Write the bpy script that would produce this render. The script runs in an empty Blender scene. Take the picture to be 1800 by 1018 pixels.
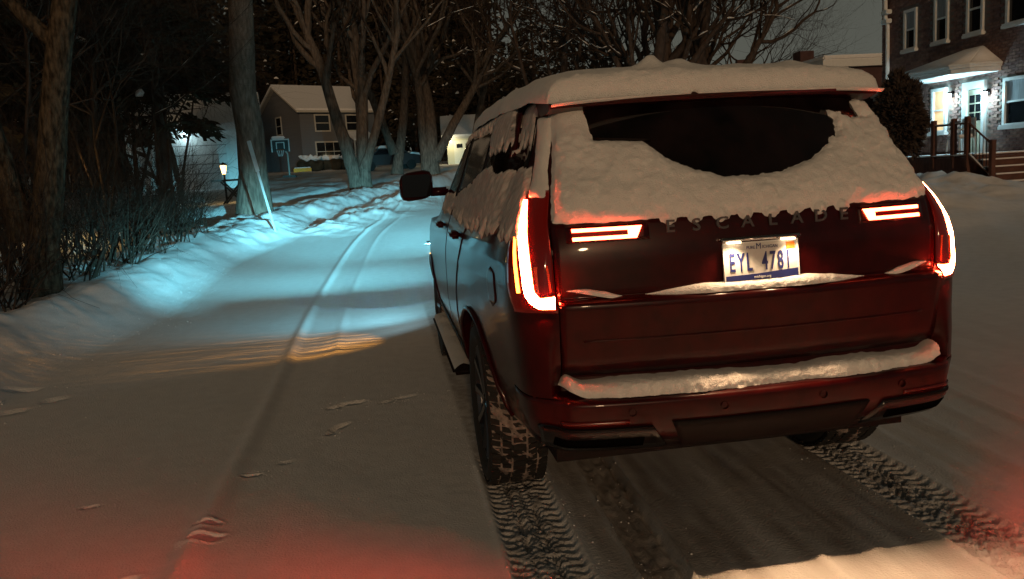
import bpy, bmesh, math, random
import numpy as np
from mathutils import Vector, Matrix

random.seed(7); np.random.seed(7)
S = bpy.context.scene
COL = S.collection
rad = math.radians

# ------------------------------------------------------------------ camera, world, sun, exposure
CAM = (-1.40, -2.76, 1.545)
cd = bpy.data.cameras.new("camera"); cam = bpy.data.objects.new("camera", cd); COL.objects.link(cam)
yaw, pit, rol = 0.152, 0.1422, 0.0607
fw = Vector((math.sin(yaw) * math.cos(pit), math.cos(yaw) * math.cos(pit), -math.sin(pit)))
rt = Vector((math.cos(yaw), -math.sin(yaw), 0)); dn = fw.cross(rt)
r2 = rt * math.cos(rol) + dn * math.sin(rol); d2 = -rt * math.sin(rol) + dn * math.cos(rol)
m = Matrix((r2, -d2, -fw)).transposed().to_4x4(); m.translation = Vector(CAM)
cam.matrix_world = m
cd.sensor_width = 36.0; cd.sensor_fit = 'HORIZONTAL'; cd.lens = 36.0 * 1400 / 1800
cd.clip_start = 0.05; cd.clip_end = 900
S.camera = cam

w = bpy.data.worlds.new("World"); S.world = w; w.use_nodes = True
nt = w.node_tree; nt.nodes.clear()
out = nt.nodes.new("ShaderNodeOutputWorld"); bg = nt.nodes.new("ShaderNodeBackground")
sky = nt.nodes.new("ShaderNodeTexSky"); sky.sky_type = 'NISHITA'; sky.sun_disc = False
SUN_EL, SUN_AZ = rad(12.0), rad(184.6)         # distant street light behind the viewer
sky.sun_elevation = SUN_EL; sky.sun_rotation = SUN_AZ
hs = nt.nodes.new("ShaderNodeHueSaturation"); hs.inputs['Saturation'].default_value = 0.1; hs.inputs['Value'].default_value = 0.004
mx = nt.nodes.new("ShaderNodeMixRGB"); mx.blend_type = 'ADD'; mx.inputs[0].default_value = 1.0
mx.inputs[2].default_value = (0.42, 0.42, 0.375, 1)      # cloud deck lit by the town
nt.links.new(sky.outputs[0], hs.inputs['Color']); nt.links.new(hs.outputs[0], mx.inputs[1])
tcw = nt.nodes.new("ShaderNodeTexCoord"); sxz = nt.nodes.new("ShaderNodeSeparateXYZ"); rmp = nt.nodes.new("ShaderNodeValToRGB")
nt.links.new(tcw.outputs["Generated"], sxz.inputs[0]); nt.links.new(sxz.outputs["Z"], rmp.inputs[0])
rmp.color_ramp.elements[0].position = 0.0; rmp.color_ramp.elements[0].color = (1.50, 1.56, 1.46, 1)
rmp.color_ramp.elements[1].position = 0.9; rmp.color_ramp.elements[1].color = (0.36, 0.30, 0.22, 1)   # skyglow is strongest low down
ml = nt.nodes.new("ShaderNodeMixRGB"); ml.blend_type = 'MULTIPLY'; ml.inputs[0].default_value = 1.0
nt.links.new(mx.outputs[0], ml.inputs[1]); nt.links.new(rmp.outputs[0], ml.inputs[2])
nt.links.new(ml.outputs[0], bg.inputs[0]); bg.inputs[1].default_value = 0.15
nt.links.new(bg.outputs[0], out.inputs[0])

sl = bpy.data.lights.new("sun", 'SUN'); so = bpy.data.objects.new("sun", sl); COL.objects.link(so)
sl.energy = 0.72; sl.angle = rad(3); sl.color = (1.0, 0.63, 0.34)
ld = Vector((0.08 * math.cos(SUN_EL), 0.997 * math.cos(SUN_EL), -math.sin(SUN_EL)))
so.rotation_euler = ld.to_track_quat('-Z', 'Y').to_euler()

S.view_settings.view_transform = 'Standard'; S.view_settings.look = 'None'
S.view_settings.exposure = 0.0; S.view_settings.gamma = 1.0; S.view_settings.use_curve_mapping = False
S.render.engine = 'CYCLES'
S.cycles.use_denoising = True
S.cycles.max_bounces = 6; S.cycles.diffuse_bounces = 3; S.cycles.glossy_bounces = 3; S.cycles.transparent_max_bounces = 6
S.cycles.sample_clamp_indirect = 4.0

# ------------------------------------------------------------------ noise
def _h(i, j, s):
    v = np.sin(i * 127.1 + j * 311.7 + s * 74.7) * 43758.5453
    return v - np.floor(v)
def vnoise(x, y, s=0):
    x = np.asarray(x, float); y = np.asarray(y, float)
    i = np.floor(x); j = np.floor(y); fx = x - i; fy = y - j
    fx = fx * fx * (3 - 2 * fx); fy = fy * fy * (3 - 2 * fy)
    a = _h(i, j, s); b = _h(i + 1, j, s); c = _h(i, j + 1, s); d = _h(i + 1, j + 1, s)
    return (a + (b - a) * fx) * (1 - fy) + (c + (d - c) * fx) * fy
def fbm(x, y, s=0, o=4):
    t = 0; a = 0.5; f = 1.0
    for k in range(o):
        t = t + a * (vnoise(np.asarray(x) * f, np.asarray(y) * f, s + k * 13) - 0.5); a *= 0.5; f *= 2.03
    return t                                            # about -0.45 .. 0.45
def sstep(a, b, x):
    t = np.clip((np.asarray(x, float) - a) / (b - a), 0, 1); return t * t * (3 - 2 * t)

# ------------------------------------------------------------------ materials
MATS = {}
def mat(name, col, rough=0.6, metal=0.0, spec=0.5, noise=0.0, nscale=8.0, bump=0.0, bscale=60.0, emit=None, estr=1.0,
        coat=0.0, col2=None, stretch=None, bdist=0.01):
    if name in MATS: return MATS[name]
    m = bpy.data.materials.new(name); m.use_nodes = True
    nt = m.node_tree; b = nt.nodes["Principled BSDF"]
    b.inputs["Base Color"].default_value = (*col, 1); b.inputs["Roughness"].default_value = rough
    b.inputs["Metallic"].default_value = metal; b.inputs["Specular IOR Level"].default_value = spec
    if coat: b.inputs["Coat Weight"].default_value = coat; b.inputs["Coat Roughness"].default_value = 0.04
    if emit:
        b.inputs["Emission Color"].default_value = (*emit, 1); b.inputs["Emission Strength"].default_value = estr
    if noise or bump:
        tc = nt.nodes.new("ShaderNodeTexCoord"); mp = nt.nodes.new("ShaderNodeMapping")
        if stretch: mp.inputs["Scale"].default_value = stretch
        nt.links.new(tc.outputs["Object"], mp.inputs[0])
    if noise:
        n = nt.nodes.new("ShaderNodeTexNoise"); n.inputs["Scale"].default_value = nscale; n.inputs["Detail"].default_value = 6
        nt.links.new(mp.outputs[0], n.inputs["Vector"])
        r = nt.nodes.new("ShaderNodeValToRGB")
        c2 = col2 or tuple(max(0, c * (1 - noise)) for c in col)
        r.color_ramp.elements[0].color = (*c2, 1); r.color_ramp.elements[0].position = 0.35
        r.color_ramp.elements[1].color = (*col, 1); r.color_ramp.elements[1].position = 0.65
        nt.links.new(n.outputs["Fac"], r.inputs[0]); nt.links.new(r.outputs[0], b.inputs["Base Color"])
    if bump:
        n2 = nt.nodes.new("ShaderNodeTexNoise"); n2.inputs["Scale"].default_value = bscale; n2.inputs["Detail"].default_value = 5
        nt.links.new(mp.outputs[0], n2.inputs["Vector"])
        bp = nt.nodes.new("ShaderNodeBump"); bp.inputs["Strength"].default_value = bump; bp.inputs["Distance"].default_value = bdist
        nt.links.new(n2.outputs["Fac"], bp.inputs["Height"]); nt.links.new(bp.outputs[0], b.inputs["Normal"])
    MATS[name] = m; return m

snow_m = mat("snow", (0.80, 0.81, 0.83), 0.8, spec=0.2, noise=0.08, nscale=7, bump=0.6, bscale=70, bdist=0.010)
road_m = mat("road_snow", (0.80, 0.81, 0.82), 0.8, spec=0.2, noise=0.06, nscale=9, bump=0.75, bscale=95, bdist=0.008)
_nt = road_m.node_tree; _b = _nt.nodes["Principled BSDF"]; _src = _b.inputs["Base Color"].links[0].from_socket      # packed, dirty snow where wheels have run; vehicle's shade painted in between
_at = _nt.nodes.new("ShaderNodeAttribute"); _at.attribute_name = "packed_and_shade"; _mx = _nt.nodes.new("ShaderNodeMixRGB"); _mx.inputs[2].default_value = (0.24, 0.21, 0.19, 1)
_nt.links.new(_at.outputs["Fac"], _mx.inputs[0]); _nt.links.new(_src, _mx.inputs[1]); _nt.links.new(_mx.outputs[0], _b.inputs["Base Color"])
snowcar_m = mat("snow_on_vehicle", (0.80, 0.79, 0.77), 0.8, spec=0.25, noise=0.06, nscale=30, bump=0.8, bscale=210, bdist=0.007)
frost_m = mat("thin_snow_film", (0.62, 0.58, 0.56), 0.8, spec=0.2, noise=0.35, nscale=25, bump=0.3, bscale=150, stretch=(1, 3, .6), bdist=0.004)
paint = mat("maroon_paint", (0.036, 0.0013, 0.0014), 0.30, spec=0.16, coat=0.27, noise=0.45, nscale=14, bump=0.04, bscale=420, bdist=0.002)
paint_side = paint
blackpl = mat("black_plastic", (0.008, 0.004, 0.004), 0.6, spec=0.15, noise=0.3, nscale=40)
gloss_black = mat("gloss_black_trim", (0.006, 0.004, 0.004), 0.12, spec=0.5)
gap_m = mat("panel_gap", (0.002, 0.002, 0.002), 0.9, spec=0.0)
glass_m = mat("privacy_glass", (0.012, 0.006, 0.006), 0.06, spec=0.45, noise=0.9, nscale=5)
chrome = mat("dark_chrome", (0.35, 0.33, 0.32), 0.15, metal=1.0)
rubber = mat("tyre_rubber", (0.012, 0.011, 0.011), 0.85, noise=0.4, nscale=20)
rim_m = mat("wheel_alloy", (0.10, 0.10, 0.11), 0.3, metal=1.0)
lens_m = mat("red_lens", (0.03, 0.001, 0.001), 0.08, coat=0.4, emit=(1.0, 0.015, 0.003), estr=0.05)
glow_m = mat("tail_light_pipe", (0.4, 0.02, 0.01), 0.4, emit=(1.0, 0.060, 0.022), estr=880.0)
bar_m = mat("gate_light_pipe", (0.4, 0.02, 0.01), 0.4, emit=(1.0, 0.070, 0.028), estr=36.0)
glow2_m = mat("tail_light_pipe_amber", (0.4, 0.05, 0.01), 0.4, emit=(1.0, 0.17, 0.016), estr=22.0)
edge_m = mat("tail_light_pipe_edge", (0.4, 0.02, 0.01), 0.4, emit=(1.0, 0.05, 0.010), estr=7.0)
refl_m = mat("red_reflector", (0.35, 0.03, 0.01), 0.25, emit=(1.0, 0.06, 0.01), estr=0.25, noise=0.6, nscale=60)
wht = mat("white_paint", (0.72, 0.74, 0.74), 0.5, noise=0.08, nscale=10)
bark = mat("grey_brown_bark", (0.16, 0.125, 0.10), 0.95, spec=0.1, noise=0.55, nscale=14, bump=0.9, bscale=18, stretch=(1, 1, 0.25), bdist=0.04)
bark_d = mat("dark_bark", (0.085, 0.062, 0.05), 0.95, spec=0.1, noise=0.5, nscale=12, bump=0.8, bscale=20, stretch=(1, 1, 0.3), bdist=0.03)
twig_m = mat("twig_bark", (0.060, 0.042, 0.032), 0.95, spec=0.1, noise=0.5, nscale=6)
needle_m = mat("conifer_needles", (0.055, 0.045, 0.030), 0.9, spec=0.1, noise=0.5, nscale=2.5)

# ------------------------------------------------------------------ object helpers
def link(o, parent=None):
    COL.objects.link(o)
    if parent: o.parent = parent
    return o
def meshobj(name, V, Fc, material, parent=None, smooth=True, mats=None, midx=None):
    me = bpy.data.meshes.new(name); me.from_pydata([tuple(map(float, v)) for v in V], [], [tuple(map(int, f)) for f in Fc])
    for mm in (mats or [material]): me.materials.append(mm)
    if midx is not None: me.polygons.foreach_set('material_index', np.asarray(midx, dtype=np.int32))
    if smooth: me.polygons.foreach_set('use_smooth', [True] * len(me.polygons))
    me.update(); o = bpy.data.objects.new(name, me); return link(o, parent)
def gridmesh(name, P, keep, material, parent=None, flip=False):
    """P: (na, nb, 3) array; keep: (na-1, nb-1) bool"""
    na, nb = P.shape[:2]
    idx = np.arange(na * nb).reshape(na, nb)
    q = np.stack([idx[:-1, :-1], idx[1:, :-1], idx[1:, 1:], idx[:-1, 1:]], -1)[keep]
    if flip: q = q[:, ::-1]
    used = np.unique(q); remap = np.zeros(na * nb, int); remap[used] = np.arange(len(used))
    me = bpy.data.meshes.new(name); v = P.reshape(-1, 3)[used]; q = remap[q]
    me.vertices.add(len(v)); me.vertices.foreach_set('co', v.astype(np.float32).ravel())
    me.loops.add(q.size); me.loops.foreach_set('vertex_index', q.astype(np.int32).ravel())
    me.polygons.add(len(q)); me.polygons.foreach_set('loop_start', np.arange(0, q.size, 4, dtype=np.int32))
    me.polygons.foreach_set('loop_total', np.full(len(q), 4, dtype=np.int32))
    me.polygons.foreach_set('use_smooth', np.ones(len(q), bool))
    me.materials.append(material); me.update(calc_edges=True); me.validate()
    return link(bpy.data.objects.new(name, me), parent)
def empty(name, loc=(0, 0, 0), rz=0.0):
    o = bpy.data.objects.new(name, None); o.empty_display_size = 0.2; COL.objects.link(o)
    o.location = loc; o.rotation_euler = (0, 0, rz); return o
def tag(o, label=None, cat=None, group=None, kind=None):
    if label: o["label"] = label
    if cat: o["category"] = cat
    if group: o["group"] = group
    if kind: o["kind"] = kind
    return o
class MB:
    def __init__(s): s.v = []; s.f = []
    def add(s, V, Fc):
        n = len(s.v); s.v += [tuple(x) for x in V]; s.f += [tuple(i + n for i in f) for f in Fc]; return s
    def box(s, a, b, ch=0.0):
        x0, y0, z0 = [min(a[i], b[i]) for i in range(3)]; x1, y1, z1 = [max(a[i], b[i]) for i in range(3)]
        if ch <= 0:
            return s.add([(x0, y0, z0), (x1, y0, z0), (x1, y1, z0), (x0, y1, z0), (x0, y0, z1), (x1, y0, z1), (x1, y1, z1), (x0, y1, z1)],
                         [(0, 3, 2, 1), (4, 5, 6, 7), (0, 1, 5, 4), (1, 2, 6, 5), (2, 3, 7, 6), (3, 0, 4, 7)])
        bm = bmesh.new(); bmesh.ops.create_cube(bm, size=1.0)
        for v in bm.verts: v.co = Vector(((x0 + x1) / 2 + v.co.x * (x1 - x0), (y0 + y1) / 2 + v.co.y * (y1 - y0), (z0 + z1) / 2 + v.co.z * (z1 - z0)))
        bmesh.ops.bevel(bm, geom=bm.edges[:], offset=ch, segments=2, affect='EDGES')
        bm.verts.index_update(); V = [tuple(v.co) for v in bm.verts]; Fc = [[v.index for v in f.verts] for f in bm.faces]; bm.free()
        return s.add(V, Fc)
    def tube(s, pts, r, k=6, cap=True):
        pts = [np.array(p, float) for p in pts]; rr = r if hasattr(r, '__len__') else [r] * len(pts)
        V = []; n = len(pts)
        for i, p in enumerate(pts):
            t = pts[min(i + 1, n - 1)] - pts[max(i - 1, 0)]; t /= (np.linalg.norm(t) + 1e-9)
            u = np.cross(t, [0, 0, 1.0] if abs(t[2]) < 0.9 else [1.0, 0, 0]); u /= np.linalg.norm(u); q = np.cross(t, u)
            for a in range(k):
                an = 2 * math.pi * a / k; V.append(p + rr[i] * (math.cos(an) * u + math.sin(an) * q))
        Fc = [(i * k + a, i * k + (a + 1) % k, (i + 1) * k + (a + 1) % k, (i + 1) * k + a) for i in range(n - 1) for a in range(k)]
        if cap: Fc += [tuple(range(k))[::-1], tuple((n - 1) * k + a for a in range(k))]
        return s.add(V, Fc)
    def lathe(s, prof, k=32, axis='z', c=(0, 0, 0)):
        V = []; n = len(prof)
        for (r, h) in prof:
            for a in range(k):
                an = 2 * math.pi * a / k
                if axis == 'z': V.append((c[0] + r * math.cos(an), c[1] + r * math.sin(an), c[2] + h))
                else: V.append((c[0] + h, c[1] + r * math.cos(an), c[2] + r * math.sin(an)))
        return s.add(V, [(i * k + a, i * k + (a + 1) % k, (i + 1) * k + (a + 1) % k, (i + 1) * k + a) for i in range(n - 1) for a in range(k)])
    def prism(s, poly, y0, y1, plane='xz'):
        n = len(poly)
        f = (lambda p, t: (p[0], t, p[1])) if plane == 'xz' else ((lambda p, t: (t, p[0], p[1])) if plane == 'yz' else (lambda p, t: (p[0], p[1], t)))
        return s.add([f(p, y0) for p in poly] + [f(p, y1) for p in poly],
                     [tuple(range(n)), tuple(range(2 * n - 1, n - 1, -1))] + [(i, i + n, (i + 1) % n + n, (i + 1) % n) for i in range(n)])
    def build(s, name, material, parent=None, smooth=False, fix=True):
        o = meshobj(name, s.v, s.f, material, parent, smooth)
        if fix:
            bm = bmesh.new(); bm.from_mesh(o.data); bmesh.ops.recalc_face_normals(bm, faces=bm.faces[:]); bm.to_mesh(o.data); bm.free()
        return o
def text_mesh(name, body, size, material, parent, loc, sx=1.0, extrude=0.001, rot=(math.pi / 2, 0, 0), bold=0.0):
    cu = bpy.data.curves.new(name, 'FONT'); cu.body = body; cu.size = size; cu.extrude = extrude; cu.align_x = 'CENTER'; cu.align_y = 'CENTER'
    cu.offset = bold; cu.resolution_u = 3
    t = bpy.data.objects.new(name + "_tmp", cu); COL.objects.link(t)
    dg = bpy.context.evaluated_depsgraph_get(); dg.update()
    me = bpy.data.meshes.new_from_object(t.evaluated_get(dg)); bpy.data.objects.remove(t)
    me.name = name; me.materials.clear(); me.materials.append(material)
    o = bpy.data.objects.new(name, me); o.location = loc; o.rotation_euler = rot; o.scale = (sx, 1, 1)
    return link(o, parent)
def lamp(name, kind, loc, energy, color, parent=None, aim=None, size=0.03, angle=90, blend=0.5):
    l = bpy.data.lights.new(name, kind); l.energy = energy; l.color = color
    if kind == 'SPOT': l.spot_size = rad(angle); l.spot_blend = blend; l.shadow_soft_size = size
    elif kind == 'POINT': l.shadow_soft_size = size
    elif kind == 'AREA': l.shape = 'DISK'; l.size = size
    o = bpy.data.objects.new(name, l); o.location = loc
    if aim: o.rotation_euler = (Vector(aim) - Vector(loc)).to_track_quat('-Z', 'Y').to_euler()
    return link(o, parent)

# ------------------------------------------------------------------ ground
def rise(y): return 0.04 * np.maximum(0, np.asarray(y, float) - 6) * sstep(5, 12, y) - 0.022 * np.maximum(0, np.asarray(y, float) - 75)
def bend(y):
    y = np.asarray(y, float); t = np.clip(y - 7, 0, 26); return 0.0062 * t * t + 0.32 * np.maximum(0, y - 33)
def foot(y): y = np.asarray(y, float); return -4.4 + bend(y) + 0.03 * np.clip(y - 7, 0, 40) + 0.12 * np.sin(y * 0.9) + 0.25 * fbm(y * .5, 0 * y, 5)
GROOVE = lambda y: -2.38 + bend(y) * 0.92 + 0.03 * np.sin(y * 0.7)
def tread(u, v):
    """u across -1..1, v along metres -> 0..1 block pattern"""
    z = np.abs(u)
    lug = np.sin((v + 0.05 * np.sign(u) * (z ** 1.2)) * 2 * math.pi / 0.062)
    mid = np.sin((v * 1.0 + 0.03 * np.sin(u * 9)) * 2 * math.pi / 0.045)
    ribs = np.cos(u * math.pi * 3.5)
    p = np.where(z > 0.62, lug, mid * 0.8 + ribs * 0.5)
    return sstep(-0.25, 0.35, p + 1.7 * (vnoise(u * 5 + 9, v * 22, 3) - 0.5) + 1.2 * (vnoise(u * 2 + 3, v * 5, 7) - .5)) * (.55 + .6 * vnoise(u * 1.5, v * 2.2, 9))
def H(X, Y):
    X = np.asarray(X, float); Y = np.asarray(Y, float)
    z = rise(Y).copy()
    fx = foot(Y); d = fx - X
    # left bank and yard
    crest = 0.42 * sstep(-0.15, 1.0, d) * (1 + 0.5 * fbm(X * 1.1, Y * 0.7, 31)) 
    lump = (0.16 * fbm(X * 2.6, Y * 2.1, 11, 5)) * sstep(0.0, 0.5, d) * (1 - sstep(2.0, 3.0, d)) * (0.5 + sstep(8, 16, Y))
    diag = 0.10 * np.abs(fbm((X * .8 + Y) * 1.6, (X * .8 - Y) * 0.5, 44, 4)) * sstep(0.2, 0.5, d) * (1 - sstep(1.0, 1.6, d)) * 2
    dip = -0.16 * sstep(1.7, 2.1, d) * (1 - sstep(2.6, 3.1, d)) * sstep(9, 13, Y)
    yard = 0.14 * sstep(1.2, 4, d) + 0.10 * fbm(X * .5, Y * .5, 17, 4) * sstep(1, 3, d)
    z += crest + lump + diag + dip + yard
    # plough heaps on the far left kerb
    for (hx, hy, hr, hh) in ((-2.9, 17.5, .8, .20), (-2.0, 21.0, .9, .28), (-1.1, 24.5, 1.0, .32), (-0.2, 28.0, 1.1, .35), (-2.4, 19.2, .5, .18)):
        rr = np.hypot(X - hx, (Y - hy) * .7); z += hh * np.exp(-(rr / hr) ** 2) * (1 + 1.4 * fbm(X * 2.5, Y * 2.5, 51, 4))
    # right side: gentle rise to the brick house, heaps of cleared snow
    z += 0.40 * sstep(6, 14, X) * sstep(0, 12, Y) + 0.05 * fbm(X * .35, Y * .35, 61, 3) * sstep(2, 6, X)
    z -= rise(Y) * 0.85 * sstep(5, 11, X) * (1 - sstep(34, 60, Y))
    for (hx, hy, hr, hh) in ((9.0, 12.0, 1.3, .42), (10.8, 13.2, 1.6, .55), (7.7, 10.7, .9, .30), (12.0, 15.5, 1.8, .5), (13.0, 12.2, 1.0, .25)):
        rr = np.hypot(X - hx, Y - hy); z += hh * np.exp(-(rr / hr) ** 2) * (1 + 1.0 * fbm(X * 1.5, Y * 1.5, 71, 4))
    onroad = 1 - sstep(-0.2, 0.1, d)
    z += onroad * (0.014 * fbm(X * 1.3, Y * .5, 81, 3) + 0.006 * fbm(X * 5.5 + .3 * Y, Y * 2.4, 83, 4) + .0035 * fbm(X * 24, Y * 19, 85, 3))
    # long line left by a passing wheel, left of the vehicle
    g = X - GROOVE(Y)
    z += onroad * (0.024 * np.exp(-(g / 0.05) ** 2) - 0.012 * sstep(0.0, 0.10, g) * (1 - sstep(0.20, 0.42, g)))
    z += onroad * 0.012 * np.exp(-((g - 0.44) / 0.05) ** 2) * sstep(3, 6, Y)
    # tyre tracks of the vehicle and an older pair
    for xc, hw, dep, tr in ((-0.865, 0.148, 0.034, 1), (0.865, 0.148, 0.030, 1), (-0.425, 0.090, 0.045, 2), (1.33, 0.12, 0.012, 0)):
        xx = xc + (0.01 * np.sin(Y * 1.7 + xc) if tr == 1 else (0.04 * (Y - .7) if tr == 2 else 0.05 * Y)); u = (X - xx) / hw
        ins = 1 - sstep(0.93, 1.08, np.abs(u)); ahead = 1 - sstep(1.3, 1.6, Y) if tr == 1 else 1.0
        z += onroad * ahead * ins * (-dep)
        if tr == 1: z += onroad * ahead * ins * 0.024 * tread(u, Y)
        if tr == 2: z += onroad * ins * (0.012 * sstep(0, .5, np.cos(u * 3 * math.pi)) + 0.018 * fbm(X * 40, Y * 16, 7, 3))
        z += onroad * ahead * (0.012 if tr != 2 else .022) * np.exp(-((np.abs(u) - 1.12) / 0.10) ** 2)
    # plough streaks running along the road
    for k, (xc, amp, sl) in enumerate(((-0.20, .010, .02), (0.18, .016, .03), (0.42, .008, .03), (1.16, .016, .10), (1.30, .010, .10), (1.52, .014, .10), (1.75, .010, .10), (2.0, .014, .10), (2.3, .012, .1), (2.7, .012, .1), (3.2, .010, .1), (3.7, .012, .1))):
        z += onroad * amp * np.exp(-((X - xc - sl * (Y - 0.5) + .02 * fbm(Y * 2, Y * 0, k, 2)) / 0.028) ** 2) * (0.6 + 0.9 * vnoise(Y * 2.0, Y * 0 + k, 5))
    z += onroad * 0.010 * fbm((X - .1 * Y) * 14, Y * .7, 91, 3) * sstep(1.05, 1.3, X) * (1 - sstep(4, 6, X))
    # footprints
    for (hx, hy, a, L, Wd, dep) in FEET:
        c, s_ = math.cos(a), math.sin(a); dx = X - hx; dy = Y - hy
        p = (dx * c + dy * s_) / L; q = (-dx * s_ + dy * c) / Wd; rr = np.sqrt(p * p + q * q) + 0.45 * fbm(X * 18, Y * 18, 3, 4)
        z += -dep * .62 * (1 - sstep(0.70, 1.0, rr)) + 0.12 * dep * np.exp(-((rr - 1.2) / 0.22) ** 2)
    for sx in (-6.2, -5.6):
        pass
    return z
FEET = [(-2.345, 1.01, .30, .060, .030, .055), (-2.325, 0.86, .30, .085, .040, .065), (-1.74, 2.90, .15, .11, .045, .035), (-1.86, 2.83, .3, .07, .03, .03), (-1.80, 2.36, .9, .10, .035, .035), (-1.85, 2.24, .9, .05, .03, .03),
        (-2.24, 1.65, .3, .055, .022, .045), (-2.08, 1.80, .25, .07, .016, .02), (-1.36, 2.92, .25, .12, .03, .018), (-1.50, 2.84, .25, .06, .02, .018),
        (-2.60, 0.50, .5, .09, .035, .04), (-3.0, 1.42, .2, .045, .02, .03), (-4.1, 3.9, .3, .10, .06, .05), (-4.3, 3.6, 1.0, .1, .06, .05), (-4.5, 4.3, .3, .14, .06, .05)]
def axis(*seg):
    a = []
    for (x0, x1, st) in seg: a += list(np.arange(x0, x1 - st * .4, st))
    a.append(seg[-1][1]); return np.array(a)
xs = axis((-160, -40, 12), (-40, -14, 1.5), (-14, -7, .16), (-7, -3.4, .05), (-3.4, -2.75, .03), (-2.75, -1.06, .018), (-1.06, -.26, .0115), (-.26, .68, .028), (.68, 1.04, .0115), (1.04, 2.6, .028), (2.6, 5, .08), (5, 16, .2), (16, 40, 1.5), (40, 160, 12))
ys = axis((-60, -6, 9), (-6, -.4, .35), (-.4, 1.7, .0125), (1.7, 3.2, .025), (3.2, 9, .05), (9, 18, .085), (18, 34, .22), (34, 70, 1.0), (70, 190, 10), (190, 560, 60))
GX, GY = np.meshgrid(xs, ys, indexing='ij'); GZ = H(GX, GY)
P = np.stack([GX, GY, GZ], -1)
cx = (GX[:-1, :-1] + GX[1:, 1:]) / 2; cy = (GY[:-1, :-1] + GY[1:, 1:]) / 2; dd = foot(cy) - cx
isbank = (dd > 0) & (dd < 2.4) & (cy > -6) & (cy < 45); isroad = (dd <= 0) & (cx < 4.6 + bend(cy)) & (cy < 45)
for nm, kp in (("road", isroad), ("snow_bank", isbank), ("ground", ~(isroad | isbank))):
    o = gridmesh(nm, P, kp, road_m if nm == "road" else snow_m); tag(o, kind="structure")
    if nm == "road":
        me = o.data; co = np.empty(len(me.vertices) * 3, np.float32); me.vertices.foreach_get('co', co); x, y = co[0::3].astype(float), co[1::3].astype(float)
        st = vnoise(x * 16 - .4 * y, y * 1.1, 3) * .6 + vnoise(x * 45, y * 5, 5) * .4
        mid = sstep(-.76, -.62, x) * (1 - sstep(.70, .80, x)) * (.35 + .75 * st)  # thin icy snow between the wheels, with the vehicle's shade painted in
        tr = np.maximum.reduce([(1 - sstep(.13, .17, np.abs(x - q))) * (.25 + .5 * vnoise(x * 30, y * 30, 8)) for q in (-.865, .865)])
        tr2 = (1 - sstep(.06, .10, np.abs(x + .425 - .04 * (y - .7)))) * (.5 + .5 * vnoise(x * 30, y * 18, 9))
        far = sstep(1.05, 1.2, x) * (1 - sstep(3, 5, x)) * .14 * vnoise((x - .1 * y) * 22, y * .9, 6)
        pk_shade = np.clip(np.maximum.reduce([mid, tr, tr2, far]), 0, 1) * (1 - sstep(5, 9, y)) * (.35 + .65 * sstep(-.3, .05, y)); a_ = me.attributes.new("packed_and_shade", 'FLOAT', 'POINT'); a_.data.foreach_set('value', pk_shade.astype(np.float32))  # painted darkening eases off where the plate lamps light the ground
tag(bpy.data.objects["road"], "snow covered road with tyre tracks and footprints")
tag(bpy.data.objects["snow_bank"], "ridge of ploughed snow along the left road edge")
rngc = np.random.default_rng(9); pts = []
for k in range(1300):
    q = rngc.random()
    if q < .22: x = (-.865 if rngc.random() < .5 else .865) + rngc.choice([-1, 1]) * (.155 + abs(rngc.normal(0, .035))); y = rngc.uniform(-.5, 3.0)
    elif q < .34: x = -.425 + rngc.normal(0, .12); y = rngc.uniform(-.4, 2.2)
    elif q < .50: fx_, fy_ = FEET[rngc.integers(0, 12)][:2]; x = fx_ + rngc.normal(0, .10); y = fy_ + rngc.normal(0, .09)
    elif q < .86: y = rngc.uniform(2.5, 20); x = float(foot(np.array([y]))[0]) - rngc.normal(.15, .38)
    else: x = rngc.uniform(1.05, 2.6); y = rngc.uniform(-.3, 4)
    pts.append((x, y, rngc.uniform(.35, 1.0) ** 2 * (.013 if q >= .5 and q < .86 else .0065)))
pts = np.array(pts); zz_ = H(pts[:, 0], pts[:, 1]); V = []; Fq = []
oct_ = np.array([(1, 0, 0), (0, 1, 0), (-1, 0, 0), (0, -1, 0), (0, 0, .8), (0, 0, -.6)], float); of = [(0, 1, 4), (1, 2, 4), (2, 3, 4), (3, 0, 4), (1, 0, 5), (2, 1, 5), (3, 2, 5), (0, 3, 5)]
for k in range(len(pts)):
    a = rngc.uniform(0, 6.28); M2 = np.array([[math.cos(a), -math.sin(a), 0], [math.sin(a), math.cos(a), 0], [0, 0, 1]]); v = (oct_ * rngc.uniform(.6, 1.3, (6, 3))) @ M2 * pts[k, 2] + [pts[k, 0], pts[k, 1], zz_[k] + pts[k, 2] * .05]
    Fq += [tuple(i + 6 * k for i in f) for f in of]; V += list(v)
tag(meshobj("snow_crumbs", V, Fq, snow_m), "loose crumbs of snow along the tracks and the bank", "snow", kind="stuff")
def gz(x, y): return float(H(np.array([x]), np.array([y]))[0])

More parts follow.
